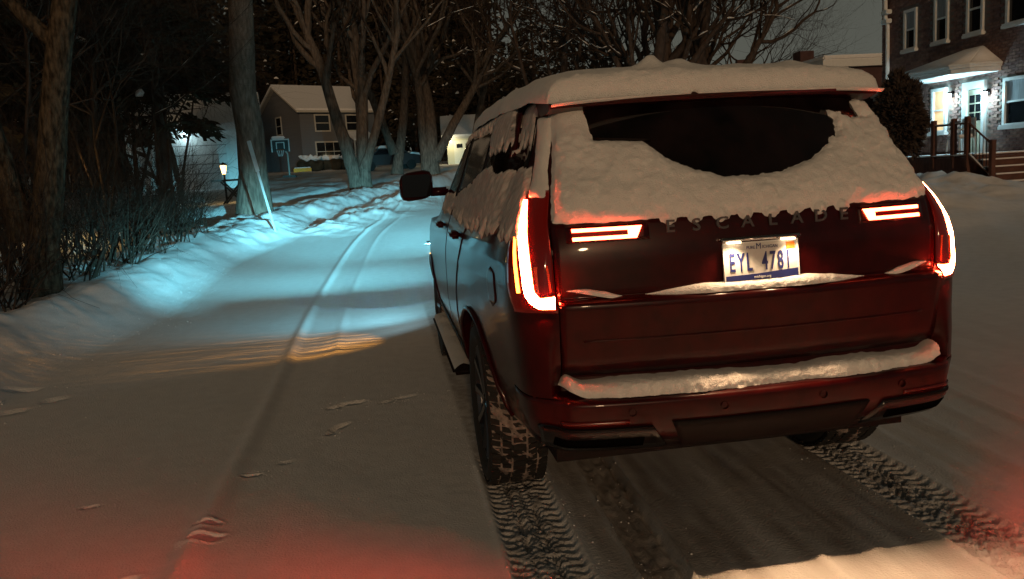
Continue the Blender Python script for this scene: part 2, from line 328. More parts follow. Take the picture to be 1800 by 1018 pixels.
# ------------------------------------------------------------------ the parked vehicle
car = tag(empty("sport_utility_vehicle"), "large dark maroon sport utility vehicle under snow with tail lights lit", "car")
_z = [.46, .50, .60, .70, .80, .90, 1.00, 1.10, 1.20, 1.26, 1.30, 1.36, 1.45, 1.55, 1.65, 1.75, 1.82, 1.87, 1.905, 1.925]
_W = [.95, .975, 1.00, 1.02, 1.03, 1.03, 1.03, 1.025, 1.01, .995, .98, .955, .93, .89, .855, .82, .79, .74, .66, .5]
_w = [.875, .895, .925, .94, .95, .955, .965, .97, .965, .95, .935, .905, .86, .815, .775, .745, .725, .69, .62, .48]
_r = [.12, .07, .03, .02, .03, .04, .05, .06, .07, .08, .09, .115, .17, .24, .31, .385, .435, .50, .62, .85]
_f = [5.25, 5.3, 5.36, 5.38, 5.38, 5.37, 5.34, 5.29, 5.12, 4.12, 4.04, 3.93, 3.77, 3.6, 3.43, 3.25, 3.1, 2.95, 2.6, 2.2]
_rdz = [.46, .50, .56, .62, .690, .697, .703, .709, .76, .79, .82, .95, 1.035, 1.052, 1.060, 1.068, 1.25, 1.27, 1.36, 1.40, 2.0]
_rdy = [.10, .045, .00, -.015, -.02, -.008, .04, .100, .105, .085, .07, .05, .034, .036, .05, .088, .092, .096, .115, .14, .14]
_cache = {}
def outline(z):
    k = round(float(z), 4)
    if k in _cache: return _cache[k]
    W, ww, r, f = (float(np.interp(z, _z, t)) for t in (_W, _w, _r, _f)); L = f - r
    c = [(-.25 * ww, r + .006), (0, r), (.25 * ww, r + .006), (.5 * ww, r + .024), (.78 * ww, r + .062), (.91 * ww, r + .118), (.975 * ww, r + .225), (1.0 * ww, r + .48),
         ((ww + W) / 2, r + .16 * L), (W, r + .26 * L), (W, r + .5 * L), (W, r + .70 * L), (.985 * W, r + .84 * L), (.94 * W, r + .93 * L), (.78 * W, r + .982 * L), (.42 * W, r + .996 * L), (0, f), (-.4 * W, r + .996 * L)]
    c = np.array(c); t = np.linspace(0, 1, 10, endpoint=False)[:, None]; o = []
    for i in range(1, len(c) - 2):
        p0, p1, p2, p3 = c[i - 1], c[i], c[i + 1], c[i + 2]
        o.append(.5 * ((2 * p1) + (-p0 + p2) * t + (2 * p0 - 5 * p1 + 4 * p2 - p3) * t * t + (-p0 + 3 * p1 - 3 * p2 + p3) * t ** 3))
    o = np.vstack(o + [c[-2][None]]); o[0, 0] = 0; o[-1, 0] = 0
    if z < 1.40:
        det = float(np.interp(z, _rdz, _rdy)) - r
        mk = 1 - sstep(.775, .835, o[:, 0]); mk[o[:, 1] > 1.2] = 0
        o[:, 1] += det * mk
    X, Y = o[:, 0].copy(), o[:, 1].copy()
    _cache[k] = (X, Y); return X, Y
def side_x(y, z):
    X, Y = outline(z); Ym = np.maximum.accumulate(Y); return np.interp(y, Ym, X)
def rear_pt(a, z):
    """a = x near the middle, arc length further round the corner -> points (n,3)"""
    X, Y = outline(z); seg = np.hypot(np.diff(X), np.diff(Y)); i0 = int(np.argmax(X > .8 * np.interp(z, _z, _w)))
    s = np.concatenate([[0], np.cumsum(seg)]); s = s - s[i0] + X[i0]; s[:i0 + 1] = X[:i0 + 1]
    a = np.asarray(a, float); x = np.interp(np.abs(a), s[:80], X[:80]) * np.sign(a); y = np.interp(np.abs(a), s[:80], Y[:80])
    return np.stack([x, y, np.full_like(x, z)], -1)
def rear_y(x, z): return float(rear_pt(np.array([x]), z)[0, 1])
def side_pt(y, z, sg=-1):
    y = np.asarray(y, float); return np.stack([sg * side_x(y, z), y, np.full_like(y, z)], -1)
def normals(P):
    da = np.gradient(P, axis=0); db = np.gradient(P, axis=1); n = np.cross(da, db); n /= (np.linalg.norm(n, axis=-1, keepdims=True) + 1e-9); return n
def surf(kind, arng, zarr, na, sg=-1):
    """grid on the body: arng(z) -> (a0, a1)"""
    rows = []
    for z in zarr:
        a0, a1 = arng(z); a = np.linspace(a0, a1, na); rows.append(rear_pt(a, z) if kind == 'rear' else side_pt(a, z, sg))
    P = np.stack(rows, 1); n = normals(P)
    ref = np.array([0, -1.0, .1]) if kind == 'rear' else np.array([sg, 0, .1])
    cen = n[na // 2, len(zarr) // 2]
    flip = np.dot(cen, ref) < 0
    return P, (-n if flip else n), flip
def panel(name, kind, arng, zarr, na, off, material, parent, sg=-1, depth=0.006):
    P, n, flip = surf(kind, arng, zarr, na, sg); Q = P + n * off; B = P + n * (off - depth)
    # rounded edge: ring of skirt points
    full = np.empty((Q.shape[0] + 2, Q.shape[1] + 2, 3)); full[1:-1, 1:-1] = Q
    full[0, 1:-1] = B[0]; full[-1, 1:-1] = B[-1]; full[1:-1, 0] = B[:, 0]; full[1:-1, -1] = B[:, -1]
    full[0, 0] = B[0, 0]; full[0, -1] = B[0, -1]; full[-1, 0] = B[-1, 0]; full[-1, -1] = B[-1, -1]
    o = gridmesh(name, full, np.ones((full.shape[0] - 1, full.shape[1] - 1), bool), material, parent, flip=flip)
    me = o.data; nb = full.shape[1] - 1; na_ = full.shape[0] - 1
    return o
def gapped(name, kind, arng, zarr, na, off, material, parent, sg=-1, gw=0.005):
    zarr = np.asarray(zarr); z2 = np.concatenate([[zarr[0] - gw], zarr[1:-1], [zarr[-1] + gw]])
    o = panel(name, kind, arng, zarr, na, off, material, parent, sg)
    panel("seam", kind, lambda z: (arng(z)[0] - gw, arng(z)[1] + gw), z2, na, off - .0035, gap_m, o, sg, depth=.004)
    return o

# body shell -------------------------------------------------------
LV = np.unique(np.round(np.concatenate([np.linspace(.46, 1.925, 56), _rdz[:-1], _z]), 4)); LV = LV[(LV >= .46) & (LV <= 1.925)]
V = []; N = None
for z in LV:
    X, Y = outline(z); loop = np.concatenate([np.stack([X, Y], 1), np.stack([-X[-2:0:-1], Y[-2:0:-1]], 1)]); N = len(loop)
    V += [(p[0], p[1], z) for p in loop]
Fc = [(i * N + k, i * N + (k + 1) % N, (i + 1) * N + (k + 1) % N, (i + 1) * N + k) for i in range(len(LV) - 1) for k in range(N)]
Fc.append(tuple(range(N))[::-1]); Fc.append(tuple((len(LV) - 1) * N + k for k in range(N)))
body = meshobj("body", V, Fc, paint, car)
WY = (1.17, 4.24)
for wy in WY:
    for sg in (-1, 1):
        c = MB(); c.lathe([(0.001, 0), (.458, 0), (.458, .62), (.001, .62)], 40, 'x', (sg * .66 if sg > 0 else -1.28, wy, .43)); cut = c.build("cut", gap_m)
        md = body.modifiers.new("arch", 'BOOLEAN'); md.operation = 'DIFFERENCE'; md.object = cut; md.solver = 'EXACT'
        bpy.context.view_layer.update(); dg = bpy.context.evaluated_depsgraph_get()
        me = bpy.data.meshes.new_from_object(body.evaluated_get(dg)); body.modifiers.clear(); body.data = me
        bpy.data.objects.remove(cut)
for p in body.data.polygons: p.use_smooth = len(p.vertices) < 8
body.data.materials.clear(); body.data.materials.append(paint)
try: body.data.set_sharp_from_angle(angle=rad(38))
except Exception: pass
u = MB(); u.box((-.78, .34, .36), (.78, 5.0, .463)); u.build("underbody", blackpl, car)
u = MB(); u.tube([(-.72, 1.17, .40), (.72, 1.17, .40)], .07, 10); u.tube([(0, 1.17, .40), (0, 1.4, .40)], .13, 10); u.build("rear_axle", blackpl, car)

# glass, doors, liftgate ---------------------------------------------------
hwg = lambda z: np.interp(z, [.7, 1.36, 1.80], [.778, .790, .690])
zs_ = lambda a, b, n: np.linspace(a, b, n)
lg_z = np.concatenate([zs_(.775, 1.03, 12), np.array([1.035, 1.045, 1.052, 1.056, 1.060, 1.064, 1.068, 1.075]), zs_(1.10, 1.365, 9)])
gate = gapped("liftgate", 'rear', lambda z: (-hwg(z), hwg(z)), lg_z, 61, .004, paint, car)
rw = panel("rear_window", 'rear', lambda z: (-hwg(z) + .045, hwg(z) - .045), zs_(1.385, 1.815, 20), 41, .006, glass_m, car)
mb = MB()
def rear_line(a0, a1, z0, z1, off, n=24):
    return [tuple(rear_pt(np.array([a0 + (a1 - a0) * i / n]), z0 + (z1 - z0) * i / n)[0] + np.array([0, -off, 0])) for i in range(n + 1)]
panel("gate_crease", 'rear', lambda z: (-.70, .70), zs_(.905, .913, 3), 41, .0075, paint, gate)
for sg, nm in ((-1, "left"), (1, "right")):
    gapped("rear_door", 'side', lambda z: (1.72 if z < .92 else np.interp(z, [.92, 1.36], [1.72, 1.30]), 2.36), zs_(.60, 1.375, 16), 24, .004, paint, car, sg)
    gapped("front_door", 'side', lambda z: (2.375, 3.62), zs_(.60, 1.375, 16), 24, .004, paint, car, sg)
    panel("quarter_window", 'side', lambda z: (np.interp(z, [1.41, 1.78], [.46, .66]), 1.22), zs_(1.415, 1.785, 14), 16, .005, glass_m, car, sg)
    panel("rear_door_window", 'side', lambda z: (1.30, 2.27), zs_(1.415, 1.79, 14), 16, .005, glass_m, car, sg)
    panel("front_door_window", 'side', lambda z: (2.36, np.interp(z, [1.41, 1.79], [3.42, 2.92])), zs_(1.415, 1.79, 14), 16, .005, glass_m, car, sg)
    panel("window_trim", 'side', lambda z: (.46, 3.5), zs_(1.385, 1.402, 3), 60, .010, chrome, car, sg)
    panel("rocker_moulding", 'side', lambda z: (1.80, 3.85), zs_(.50, .575, 4), 30, .012, blackpl, car, sg)
    for hy in (1.62, 2.72):
        h = MB(); x0 = sg * (side_x(hy, 1.24) + .004); h.box((x0, hy - .12, 1.225), (x0 + sg * .055, hy + .12, 1.262), .012); h.build("door_handle", paint, car, True)
    # running board
    rb = MB(); rb.box((sg * .90, 1.86, .385), (sg * 1.075, 3.80, .43), .018); rb.build("running_board", blackpl, car, True)
    # wheel arch lip
    for wy in WY:
        pts = [(sg * (side_x(wy + .465 * math.cos(t), max(.47, .43 + .465 * math.sin(t))) + .004), wy + .465 * math.cos(t), .43 + .465 * math.sin(t)) for t in np.linspace(.08, math.pi - .08, 30)]
        MB().tube(pts, .013, 6).build("wheel_arch_lip", paint, car, True)
panel("windshield", 'rear', lambda z: (-.1, .1), zs_(1.39, 1.4, 2), 2, -.05, glass_m, car)
bpy.data.objects.remove(bpy.data.objects["windshield"])
Pw = []
for z in zs_(1.30, 1.80, 8):
    X, Y = outline(z); k = np.where((X < .80 * np.interp(z, _z, _W)) & (Y > 2))[0]; xx = np.concatenate([X[k], -X[k][-2::-1]]); yy = np.concatenate([Y[k], Y[k][-2::-1]])
    t = np.linspace(0, 1, 25); s = np.linspace(0, 1, len(xx)); Pw.append(np.stack([np.interp(t, s, xx), np.interp(t, s, yy) + .008, np.full(25, z) + .004], -1))
gridmesh("windshield", np.stack(Pw, 1), np.ones((24, 7), bool), glass_m, car)
f = MB(); f.box((-.62, 5.36, .62), (.62, 5.41, 1.08), .02); f.build("grille", gloss_black, car)

# fuel door on the left quarter
zf = zs_(1.0, 1.16, 9)
gapped("fuel_door", 'side', lambda z: (.60 - .075 * (1 - ((z - 1.08) / .082) ** 6), .60 + .075 * (1 - ((z - 1.08) / .082) ** 6)), zf, 9, .004, paint, car, -1, gw=.004)

# rear bumper ---------------------------------------------------------------
bump = gapped("rear_bumper", 'rear', lambda z: (-1.15, 1.15), zs_(.515, .692, 10), 90, .004, paint, car)
val = panel("lower_valance", 'rear', lambda z: (-.98, .98), zs_(.462, .512, 5), 60, .002, blackpl, car)
panel("hitch_cover", 'rear', lambda z: (-np.interp(z, [.47, .60], [.34, .40]), np.interp(z, [.47, .60], [.34, .40])), zs_(.475, .60, 6), 30, .016, blackpl, car, depth=.02)
for sg in (-1, 1):
    srt = lambda a, b: tuple(sorted((sg * a, sg * b)))
    o = panel("exhaust_finisher", 'rear', lambda z: srt(np.interp(z, [.49, .585], [.40, .47]), np.interp(z, [.49, .585], [.90, .93])), zs_(.492, .588, 5), 22, .014, gloss_black, car, depth=.02)
    panel("exhaust_slot", 'rear', lambda z: srt(.50, .84), zs_(.508, .545, 3), 16, .017, gap_m, o, depth=.006)
    panel("finisher_trim", 'rear', lambda z: srt(.47, .90), zs_(.582, .589, 2), 20, .018, blackpl, o, depth=.006)
    panel("bumper_reflector", 'rear', lambda z: srt(.56, .82), zs_(.600, .616, 2), 14, .010, mat("dark_red_reflector", (.10, .006, .004), .2), car)
for i in range(4):
    x = (-.55, -.2, .2, .55)[i]; y = rear_y(x, .645); MB().lathe([(.0, -.006), (.013, -.006), (.015, .004)], 14, 'z').build("parking_sensor", blackpl, car)
    o = bpy.data.objects["parking_sensor" if i == 0 else "parking_sensor.%03d" % i]; o.rotation_euler = (math.pi / 2, 0, 0); o.location = (x, y - .006, .645)

# spoiler, rails, high brake lamp ------------------------------------------------
sp = MB(); n = 25; Vv = []; 
for i in range(n):
    x = -.715 + 1.43 * i / (n - 1); q = (abs(x) / .715); ye = .385 + .05 * q ** 2.5; zt = 1.842 - .010 * q ** 2
    Vv += [(x, ye, zt - .035), (x, ye - .006, zt - .02), (x, ye + .012, zt), (x, .72, zt + .035), (x, .72, zt - .05), (x, ye + .07, zt - .05)]
sp.add(Vv, [(i * 6 + k, i * 6 + (k + 1) % 6, (i + 1) * 6 + (k + 1) % 6, (i + 1) * 6 + k) for i in range(n - 1) for k in range(6)] + [tuple(range(6)), tuple((n - 1) * 6 + k for k in range(5, -1, -1))])
spo = sp.build("spoiler", paint, car, False)
c = MB(); c.box((-.20, .383, 1.812), (.50, .40, 1.822), .002); c.build("high_brake_lamp", mat("dark_red_lens", (.12, .01, .01), .15), spo)
for sg in (-1, 1):
    MB().tube([(sg * .695, .72, 1.89), (sg * .70, .84, 1.925), (sg * .705, 1.4, 1.945), (sg * .705, 2.5, 1.94), (sg * .70, 2.95, 1.89)], .017, 8).build("roof_rail", gloss_black, car, True)
# rear wiper at the left of the glass
wp = rear_line(-.56, -.34, 1.668, 1.652, .014, 8); MB().tube(wp, .007, 6).build("rear_wiper", blackpl, car, True)

# tail lights ------------------------------------------------------------------
def strip(name, path, wid, off, material, parent, sg, hgt=.012):
    """ribbon on the rear surface along (a,z) path"""
    path = np.array(path); V = []; n = len(path); t = np.gradient(path, axis=0); t /= np.linalg.norm(t, axis=1, keepdims=True); nn = np.stack([-t[:, 1], t[:, 0]], 1)
    for i in range(n):
        for k, (sd, oo) in enumerate(((-1, off - hgt), (-1, off), (1, off), (1, off - hgt))):
            a, z = path[i] + nn[i] * sd * wid / 2; p = rear_pt(np.array([a]), z)[0]; q = rear_pt(np.array([a + .004]), z)[0]; tt = q - p
            no = np.array([tt[1], -tt[0], 0]); no /= np.linalg.norm(no); p = p + no * oo; V.append((sg * p[0], p[1], p[2]))
    Fc = [(i * 4 + k, i * 4 + (k + 1) % 4, (i + 1) * 4 + (k + 1) % 4, (i + 1) * 4 + k) for i in range(n - 1) for k in range(4)] + [(0, 1, 2, 3), tuple((n - 1) * 4 + k for k in (3, 2, 1, 0))]
    mb = MB(); mb.add(V, Fc); return mb.build(name, material, parent)
def curve(pts, n=10):
    pts = np.array(pts, float); o = []
    for i in range(len(pts) - 1):
        for t in np.linspace(0, 1, n, endpoint=False): o.append(pts[i] + (pts[i + 1] - pts[i]) * t)
    o.append(pts[-1]); o = np.array(o)
    for _ in range(4): o[1:-1] = (o[:-2] + 2 * o[1:-1] + o[2:]) / 4
    return o
for sg in (-1, 1):
    lens = panel("tail_light", 'rear', lambda z: tuple(sorted((sg * (hwg(z) + .008), sg * (hwg(z) + np.interp(z, [1.02, 1.12, 1.4, 1.8], [.20, .235, .21, .05]))))), zs_(1.025, 1.475, 26), 14, .007, lens_m, car)
    L = curve([(.80, 1.063), (.862, 1.060), (.893, 1.10), (.901, 1.25), (.906, 1.36), (.904, 1.445)])
    strip("light_pipe", L, .040, .0125, glow_m, lens, sg)
    strip("light_pipe_edge", L, .047, .0095, edge_m, lens, sg)
    strip("side_light_pipe", curve([(.940, 1.10), (.950, 1.25), (.952, 1.36), (.945, 1.435)]), .013, .0115, glow2_m, lens, sg)
    strip("reflector", curve([(.835, 1.10), (.840, 1.20)]), .05, .0095, refl_m, lens, sg)
    # bar shaped lamp on the gate
    hb = panel("gate_light", 'rear', lambda z: tuple(sorted((sg * .425, sg * .735))), zs_(1.276, 1.343, 5), 14, .0065, paint, gate)
    a_in = lambda z: np.interp(z, [1.286, 1.331], [.470, .440])
    strip("light_bar", curve([(.712, 1.3245), (.50, 1.3245)]), .013, .0125, bar_m, hb, sg)
    strip("light_bar", curve([(.712, 1.2925), (.50, 1.2925)]), .013, .0125, bar_m, hb, sg)
    mbk = MB(); q = [(.452, 1.331), (.505, 1.331), (.505, 1.286), (.475, 1.286)]
    pts = [rear_pt(np.array([a]), z)[0] for a, z in q]; mbk.add([(sg * p[0], p[1] - .0125, p[2]) for p in pts] + [(sg * p[0], p[1] - .004, p[2]) for p in pts],
            [(0, 1, 2, 3), (7, 6, 5, 4), (0, 4, 5, 1), (1, 5, 6, 2), (2, 6, 7, 3), (3, 7, 4, 0)]); mbk.build("light_bar_tip", bar_m, hb)

# plate, lettering, plate lamps ------------------------------------------------------
py = .078
plate = MB().box((-.1525, -.002, -.076), (.1525, .004, .076), .006).build("licence_plate", mat("plate_white", (.62, .62, .60), .45, noise=.1, nscale=30), car)
plate.location = (0, py - .004, 1.166); plate.rotation_euler = (-.11, 0, 0)
navy = mat("plate_blue", (.012, .02, .13), .5)
fr = MB()
for a, b in (((-.1525, -.005, .071), (.1525, -.001, .076)), ((-.1525, -.005, -.076), (.1525, -.001, -.071)), ((-.1525, -.005, -.0708), (-.1475, -.001, .0708)), ((.1475, -.005, -.0708), (.1525, -.001, .0708))): fr.box(a, b)
fr.build("plate_rim", wht, plate)
MB().prism([(-.146, -.070), (.146, -.070), (.146, -.036), (.08, -.040), (-.02, -.047), (-.146, -.050)], -.0045, -.002).build("plate_band", navy, plate)
for i, ch in enumerate("EYL4781"):
    x = (-.118, -.083, -.050, .014, .046, .078, .108)[i]
    text_mesh("plate_character", ch, .098, navy, plate, (x, -.0035, -.004), sx=.50, extrude=.0016, bold=.0012)
text_mesh("plate_heading", "PURE", .017, navy, plate, (-.040, -.003, .053), sx=.9, extrude=.0006)
text_mesh("plate_heading", "M", .032, navy, plate, (-.008, -.003, .056), sx=.9, extrude=.0006)
text_mesh("plate_heading", "ICHIGAN", .017, navy, plate, (.038, -.003, .053), sx=.9, extrude=.0006)
text_mesh("plate_website", "michigan.org", .014, wht, plate, (.0, -.0055, -.059), sx=.95, extrude=.0006)
MB().box((.104, -.0045, .040), (.138, -.002, .066)).build("plate_sticker", mat("sticker_orange", (.70, .19, .02), .5, noise=.4, nscale=90), plate)
for x, z in ((-.07, .056), (.085, .060), (-.075, -.052), (.09, -.052)):
    b = MB(); b.lathe([(0, -.008), (.006, -.007), (.0065, -.002)], 10, 'z'); o = b.build("plate_screw", chrome if z < 0 else blackpl, plate); o.rotation_euler = (math.pi / 2, 0, 0); o.location = (x, -.001, z)
for i, ch in enumerate("ESCALADE"):
    x = -.345 + .1012 * i
    o = text_mesh("letter", ch, .066, mat("letter_chrome", (.16, .14, .14), .28, metal=.7), car, (x, rear_y(x, 1.322) - .008, 1.318), sx=1.15, extrude=.006, bold=.001)
h = MB(); h.box((-.16, .062, 1.248), (.16, .098, 1.262), .004); hd = h.build("plate_lamp_bar", chrome, car, True)
for x in (-.11, .11):
    o = MB().box((x - .025, .062, 1.240), (x + .025, .085, 1.2475)).build("plate_lamp", mat("plate_lamp_lens", (.8, .75, .6), .4, emit=(1, .72, .42), estr=6.0), hd)
    lamp("plate_lamp_light", 'SPOT', (x, .045, 1.234), 3.4, (1.0, .64, .36), hd, aim=(x * 3, -.42, 0), size=.02, angle=150, blend=.5)
    lamp("plate_lamp_light", 'SPOT', (x, .018, 1.236), 46, (1.0, .58, .30), hd, aim=(x * 2, -1.35, 0), size=.008, angle=101, blend=.3)

# door mirror (left and right)
for sg in (-1, 1):
    mm = MB(); bm = bmesh.new(); bmesh.ops.create_cube(bm, size=1.0)
    bmesh.ops.subdivide_edges(bm, edges=bm.edges[:], cuts=3, use_grid_fill=True)
    for v in bm.verts:
        q = v.co * 2; rr = (abs(q.x) ** 4 + abs(q.y) ** 4 + abs(q.z) ** 4) ** .25 + 1e-6; q = q / rr
        v.co = Vector((q.x * .125 * (1 + .0 * q.z), q.y * .085, q.z * .108 + .014 * q.x * sg * -1))
    bm.verts.index_update(); mm.add([tuple(v.co) for v in bm.verts], [[v.index for v in f.verts] for f in bm.faces]); bm.free()
    o = mm.build("door_mirror", paint, car, True); o.location = (sg * 1.15, 3.30, 1.51)
    MB().box((-.105, -.090, -.082), (.105, -.080, .082), .01).build("mirror_glass", mat("mirror_glass", (.004, .003, .003), .02, spec=.3), o)
    MB().box((-sg * .24, -.03, -.085), (-sg * .09, .05, -.02), .015).build("mirror_arm", paint, o, True)

# wheels
def wheel(x, y, sg):
    wv = bpy.data.objects.new("wheel", None); link(wv, car); wv.location = (x, y, .412)
    t = MB(); W2 = .137
    t.lathe([(.29, -W2 + .02), (.33, -W2), (.375, -W2 - .004), (.398, -W2 + .012), (.404, -W2 + .03), (.404, W2 - .03), (.398, W2 - .012), (.375, W2 + .004), (.33, W2), (.29, W2 - .02), (.29, -W2 + .02)], 56, 'x').build("tyre", rubber, wv, True)
    t = MB(); rng = random.Random(3)
    for k in range(72):
        a0 = 2 * math.pi * k / 72
        for j, (u0, u1) in enumerate(((-.134, -.092), (-.082, -.040), (-.030, .030), (.040, .082), (.092, .134))):
            a = a0 + (.03 if j % 2 else 0) + rng.uniform(-.014, .014); da = 2 * math.pi / 72 * rng.uniform(.55, .8); sk = .03 * (1 if j < 2 else (-1 if j > 2 else 0))
            P8 = []
            for r_ in (.400, .4155):
                for (uu, aa) in ((u0, a), (u1, a + sk), (u1, a + sk + da), (u0, a + da)): P8.append((uu, r_ * math.cos(aa), r_ * math.sin(aa)))
            t.add(P8, [(4, 5, 6, 7), (0, 1, 5, 4), (1, 2, 6, 5), (2, 3, 7, 6), (3, 0, 4, 7)])
    t.build("tread", rubber, wv)
    kk, mm_ = 170, 17; ii, jj = np.meshgrid(np.arange(kk + 1), np.arange(mm_), indexing='ij'); an = 2 * math.pi * ii / kk; uu = -.13 + .26 * jj / (mm_ - 1)
    r_ = .4045 + .030 * (vnoise(np.cos(an) * 9 + 40, np.sin(an) * 9 + jj * .45, 3) - .45) + .016 * (vnoise(np.cos(an) * 30 + 9, np.sin(an) * 30 + jj * 1.1, 6) - .5) + .006 * (_h((ii % kk) * 1., jj * 1., 4) - .5)
    tag(gridmesh("packed_snow", np.stack([uu, r_ * np.cos(an), r_ * np.sin(an)], -1), np.ones((kk, mm_ - 1), bool), mat('dirty_packed_snow', (.30, .25, .23), .85, spec=.1, noise=.6, nscale=40, bump=.6, bscale=120), wv), kind="stuff")
    r = MB(); xo = sg * .075
    r.lathe([(.293, -.10), (.285, xo), (.293, sg * .118), (.285, sg * .118), (.27, xo * 1.1), (.27, -.1)], 40, 'x')
    r.lathe([(0.0, sg * .10), (.05, sg * .10), (.06, sg * .07)], 16, 'x')
    for k in range(10):
        a = 2 * math.pi * k / 10; ca, sa = math.cos(a), math.sin(a)
        r.tube([(sg * .085, .045 * ca, .045 * sa), (sg * .095, .17 * ca, .17 * sa), (sg * .10, .282 * ca, .282 * sa)], [.028, .022, .030], 5)
    r.lathe([(.0, sg * .0), (.19, sg * .0)], 20, 'x')
    r.build("rim", rim_m, wv)
for wy in WY:
    for sg in (-1, 1): wheel(sg * .865, wy, sg)
# mud flap / packed slush behind the rear wheels is only snow on the tyre itself

# head lamps and front side lamp (their light falls on the road ahead)
for sg in (-1, 1):
    hl = MB(); hl.box((sg * .70, 5.16, .80), (sg * .93, 5.30, .98), .02); ho = hl.build("headlight", gloss_black, car, True)
    MB().box((sg * .73, 5.302, .84), (sg * .90, 5.306, .95)).build("headlight_lens", mat("head_lamp_lens", (.8, .85, .9), .2, emit=(.55, .9, 1.0), estr=8.0), ho)
    MB().box((sg * .68, 5.30, .9247), (sg * 1.0, 5.48, .928)).build("added_beam_hood", blackpl, ho)  # added plate, out of view, cuts the beam's upward rays
    cy_ = (.22, .82, 1.0)
    MB().box((sg * .70, 5.30, .908), (sg * .88, 5.48, .9137)).build("added_beam_lip", blackpl, ho)  # added plate, keeps the far beam off the near road
    MB().box((sg * .89, 5.30, .900), (sg * 1.02, 5.48, .9015)).build("added_beam_lip", blackpl, ho)  # added plate, trims the wider beam from below
    if sg < 0:
        lamp("headlight_beam", 'SPOT', (-.80, 5.40, .92), 26000, cy_, ho, aim=(-2.3, 25, .9), size=.004, angle=46, blend=1.0)
        lamp("headlight_beam", 'SPOT', (-.95, 5.40, .92), 3600, cy_, ho, aim=(-4.4, 14.0, .5), size=.006, angle=72, blend=1.0)
        lamp("headlight_spill", 'SPOT', (-.97, 5.50, .90), 130, (.28, .82, 1.0), ho, aim=(-4.6, 10.5, .45), size=.012, angle=116, blend=.9)
        lamp("headlight_spill", 'SPOT', (-.97, 5.50, .90), 12, (.50, .88, 1.0), ho, aim=(-3.6, 7.4, 0), size=.02, angle=136, blend=.45)
    else: lamp("headlight_beam", 'SPOT', (.80, 5.40, .92), 12000, cy_, ho, aim=(.8, 26, .9), size=.004, angle=40, blend=1.0)
am = MB(); am.box((-1.0, 4.86, .80), (-.955, 4.98, .86), .01); ao = am.build("side_marker", mat("amber_lens", (.6, .2, .02), .2, emit=(1, .35, .03), estr=6.0), car)
al = lamp("side_marker_light", 'SPOT', (-1.03, 4.95, .83), 32, (1.0, .40, .06), ao, aim=(-2.35, 5.20, 0), size=.004, angle=60, blend=.6)
al.data.use_nodes = True; _n = al.data.node_tree; _em = _n.nodes["Emission"]                     # ribbed lens throws a streaky pattern
_g = _n.nodes.new("ShaderNodeNewGeometry"); _s = _n.nodes.new("ShaderNodeSeparateXYZ"); _n.links.new(_g.outputs["Incoming"], _s.inputs[0])
def _mth(op, a, b):
    q = _n.nodes.new("ShaderNodeMath"); q.operation = op
    for k, v in enumerate((a, b)):
        if isinstance(v, (int, float)): q.inputs[k].default_value = v
        else: _n.links.new(v, q.inputs[k])
    return q.outputs[0]
_cx = _n.nodes.new("ShaderNodeCombineXYZ"); _n.links.new(_mth('MULTIPLY', _mth('DIVIDE', _s.outputs["X"], _s.outputs["Z"]), 1.1), _cx.inputs[0]); _n.links.new(_mth('MULTIPLY', _mth('DIVIDE', _s.outputs["Y"], _s.outputs["Z"]), 11.0), _cx.inputs[1])
_tx = _n.nodes.new("ShaderNodeTexNoise"); _tx.inputs["Scale"].default_value = 1.0; _tx.inputs["Detail"].default_value = 2; _n.links.new(_cx.outputs[0], _tx.inputs["Vector"])
_n.links.new(_mth('MULTIPLY', _mth('POWER', _mth('MULTIPLY', _tx.outputs["Fac"], 1.9), 5.0), 1.0), _em.inputs["Strength"])

# ------------------------------------------------------------------ snow lying on the vehicle
def snow_on(name, label, kind, arng, zarr, na, tfn, material=snowcar_m, sg=-1):
    P, n, flip = surf(kind, arng, zarr, na, sg)
    A_ = np.stack([np.linspace(*arng(z), na) for z in zarr], 1); Z_ = np.repeat(np.asarray(zarr)[None], na, 0)
    T = tfn(A_, Z_); Q = P + n * np.clip(T, -.012, .2)[..., None]
    mn = np.maximum(np.maximum(T[:-1, :-1], T[1:, 1:]), np.maximum(T[1:, :-1], T[:-1, 1:]))
    o = gridmesh(name, Q, mn > -.004, material, None, flip=flip); return tag(o, label, "snow", kind="stuff")
def poly_sd(px, pz, poly):
    """signed distance, positive inside"""
    d = np.full(px.shape, 1e9); ins = np.zeros(px.shape, bool); n = len(poly)
    for i in range(n):
        x0, z0 = poly[i]; x1, z1 = poly[(i + 1) % n]; ex, ez = x1 - x0, z1 - z0
        t = np.clip(((px - x0) * ex + (pz - z0) * ez) / (ex * ex + ez * ez + 1e-12), 0, 1)
        d = np.minimum(d, np.hypot(px - x0 - t * ex, pz - z0 - t * ez))
        c = ((z0 > pz) != (z1 > pz)) & (px < (x1 - x0) * (pz - z0) / (z1 - z0 + 1e-12) + x0); ins ^= c
    return np.where(ins, d, -d)
GATE_POLY = [(-.775, 1.358), (-.6, 1.352), (-.40, 1.356), (-.2, 1.352), (0, 1.352), (.2, 1.356), (.4, 1.362), (.6, 1.360), (.785, 1.366), (.735, 1.60), (.692, 1.79), (.60, 1.765),
             (.625, 1.70), (.57, 1.70), (.50, 1.72), (.46, 1.735), (.475, 1.70), (.47, 1.66), (.40, 1.59), (.30, 1.535), (.18, 1.50), (.05, 1.487), (-.08, 1.49), (-.20, 1.52), (-.30, 1.575), (-.37, 1.645), (-.56, 1.66), (-.572, 1.80), (-.685, 1.80), (-.73, 1.60)]
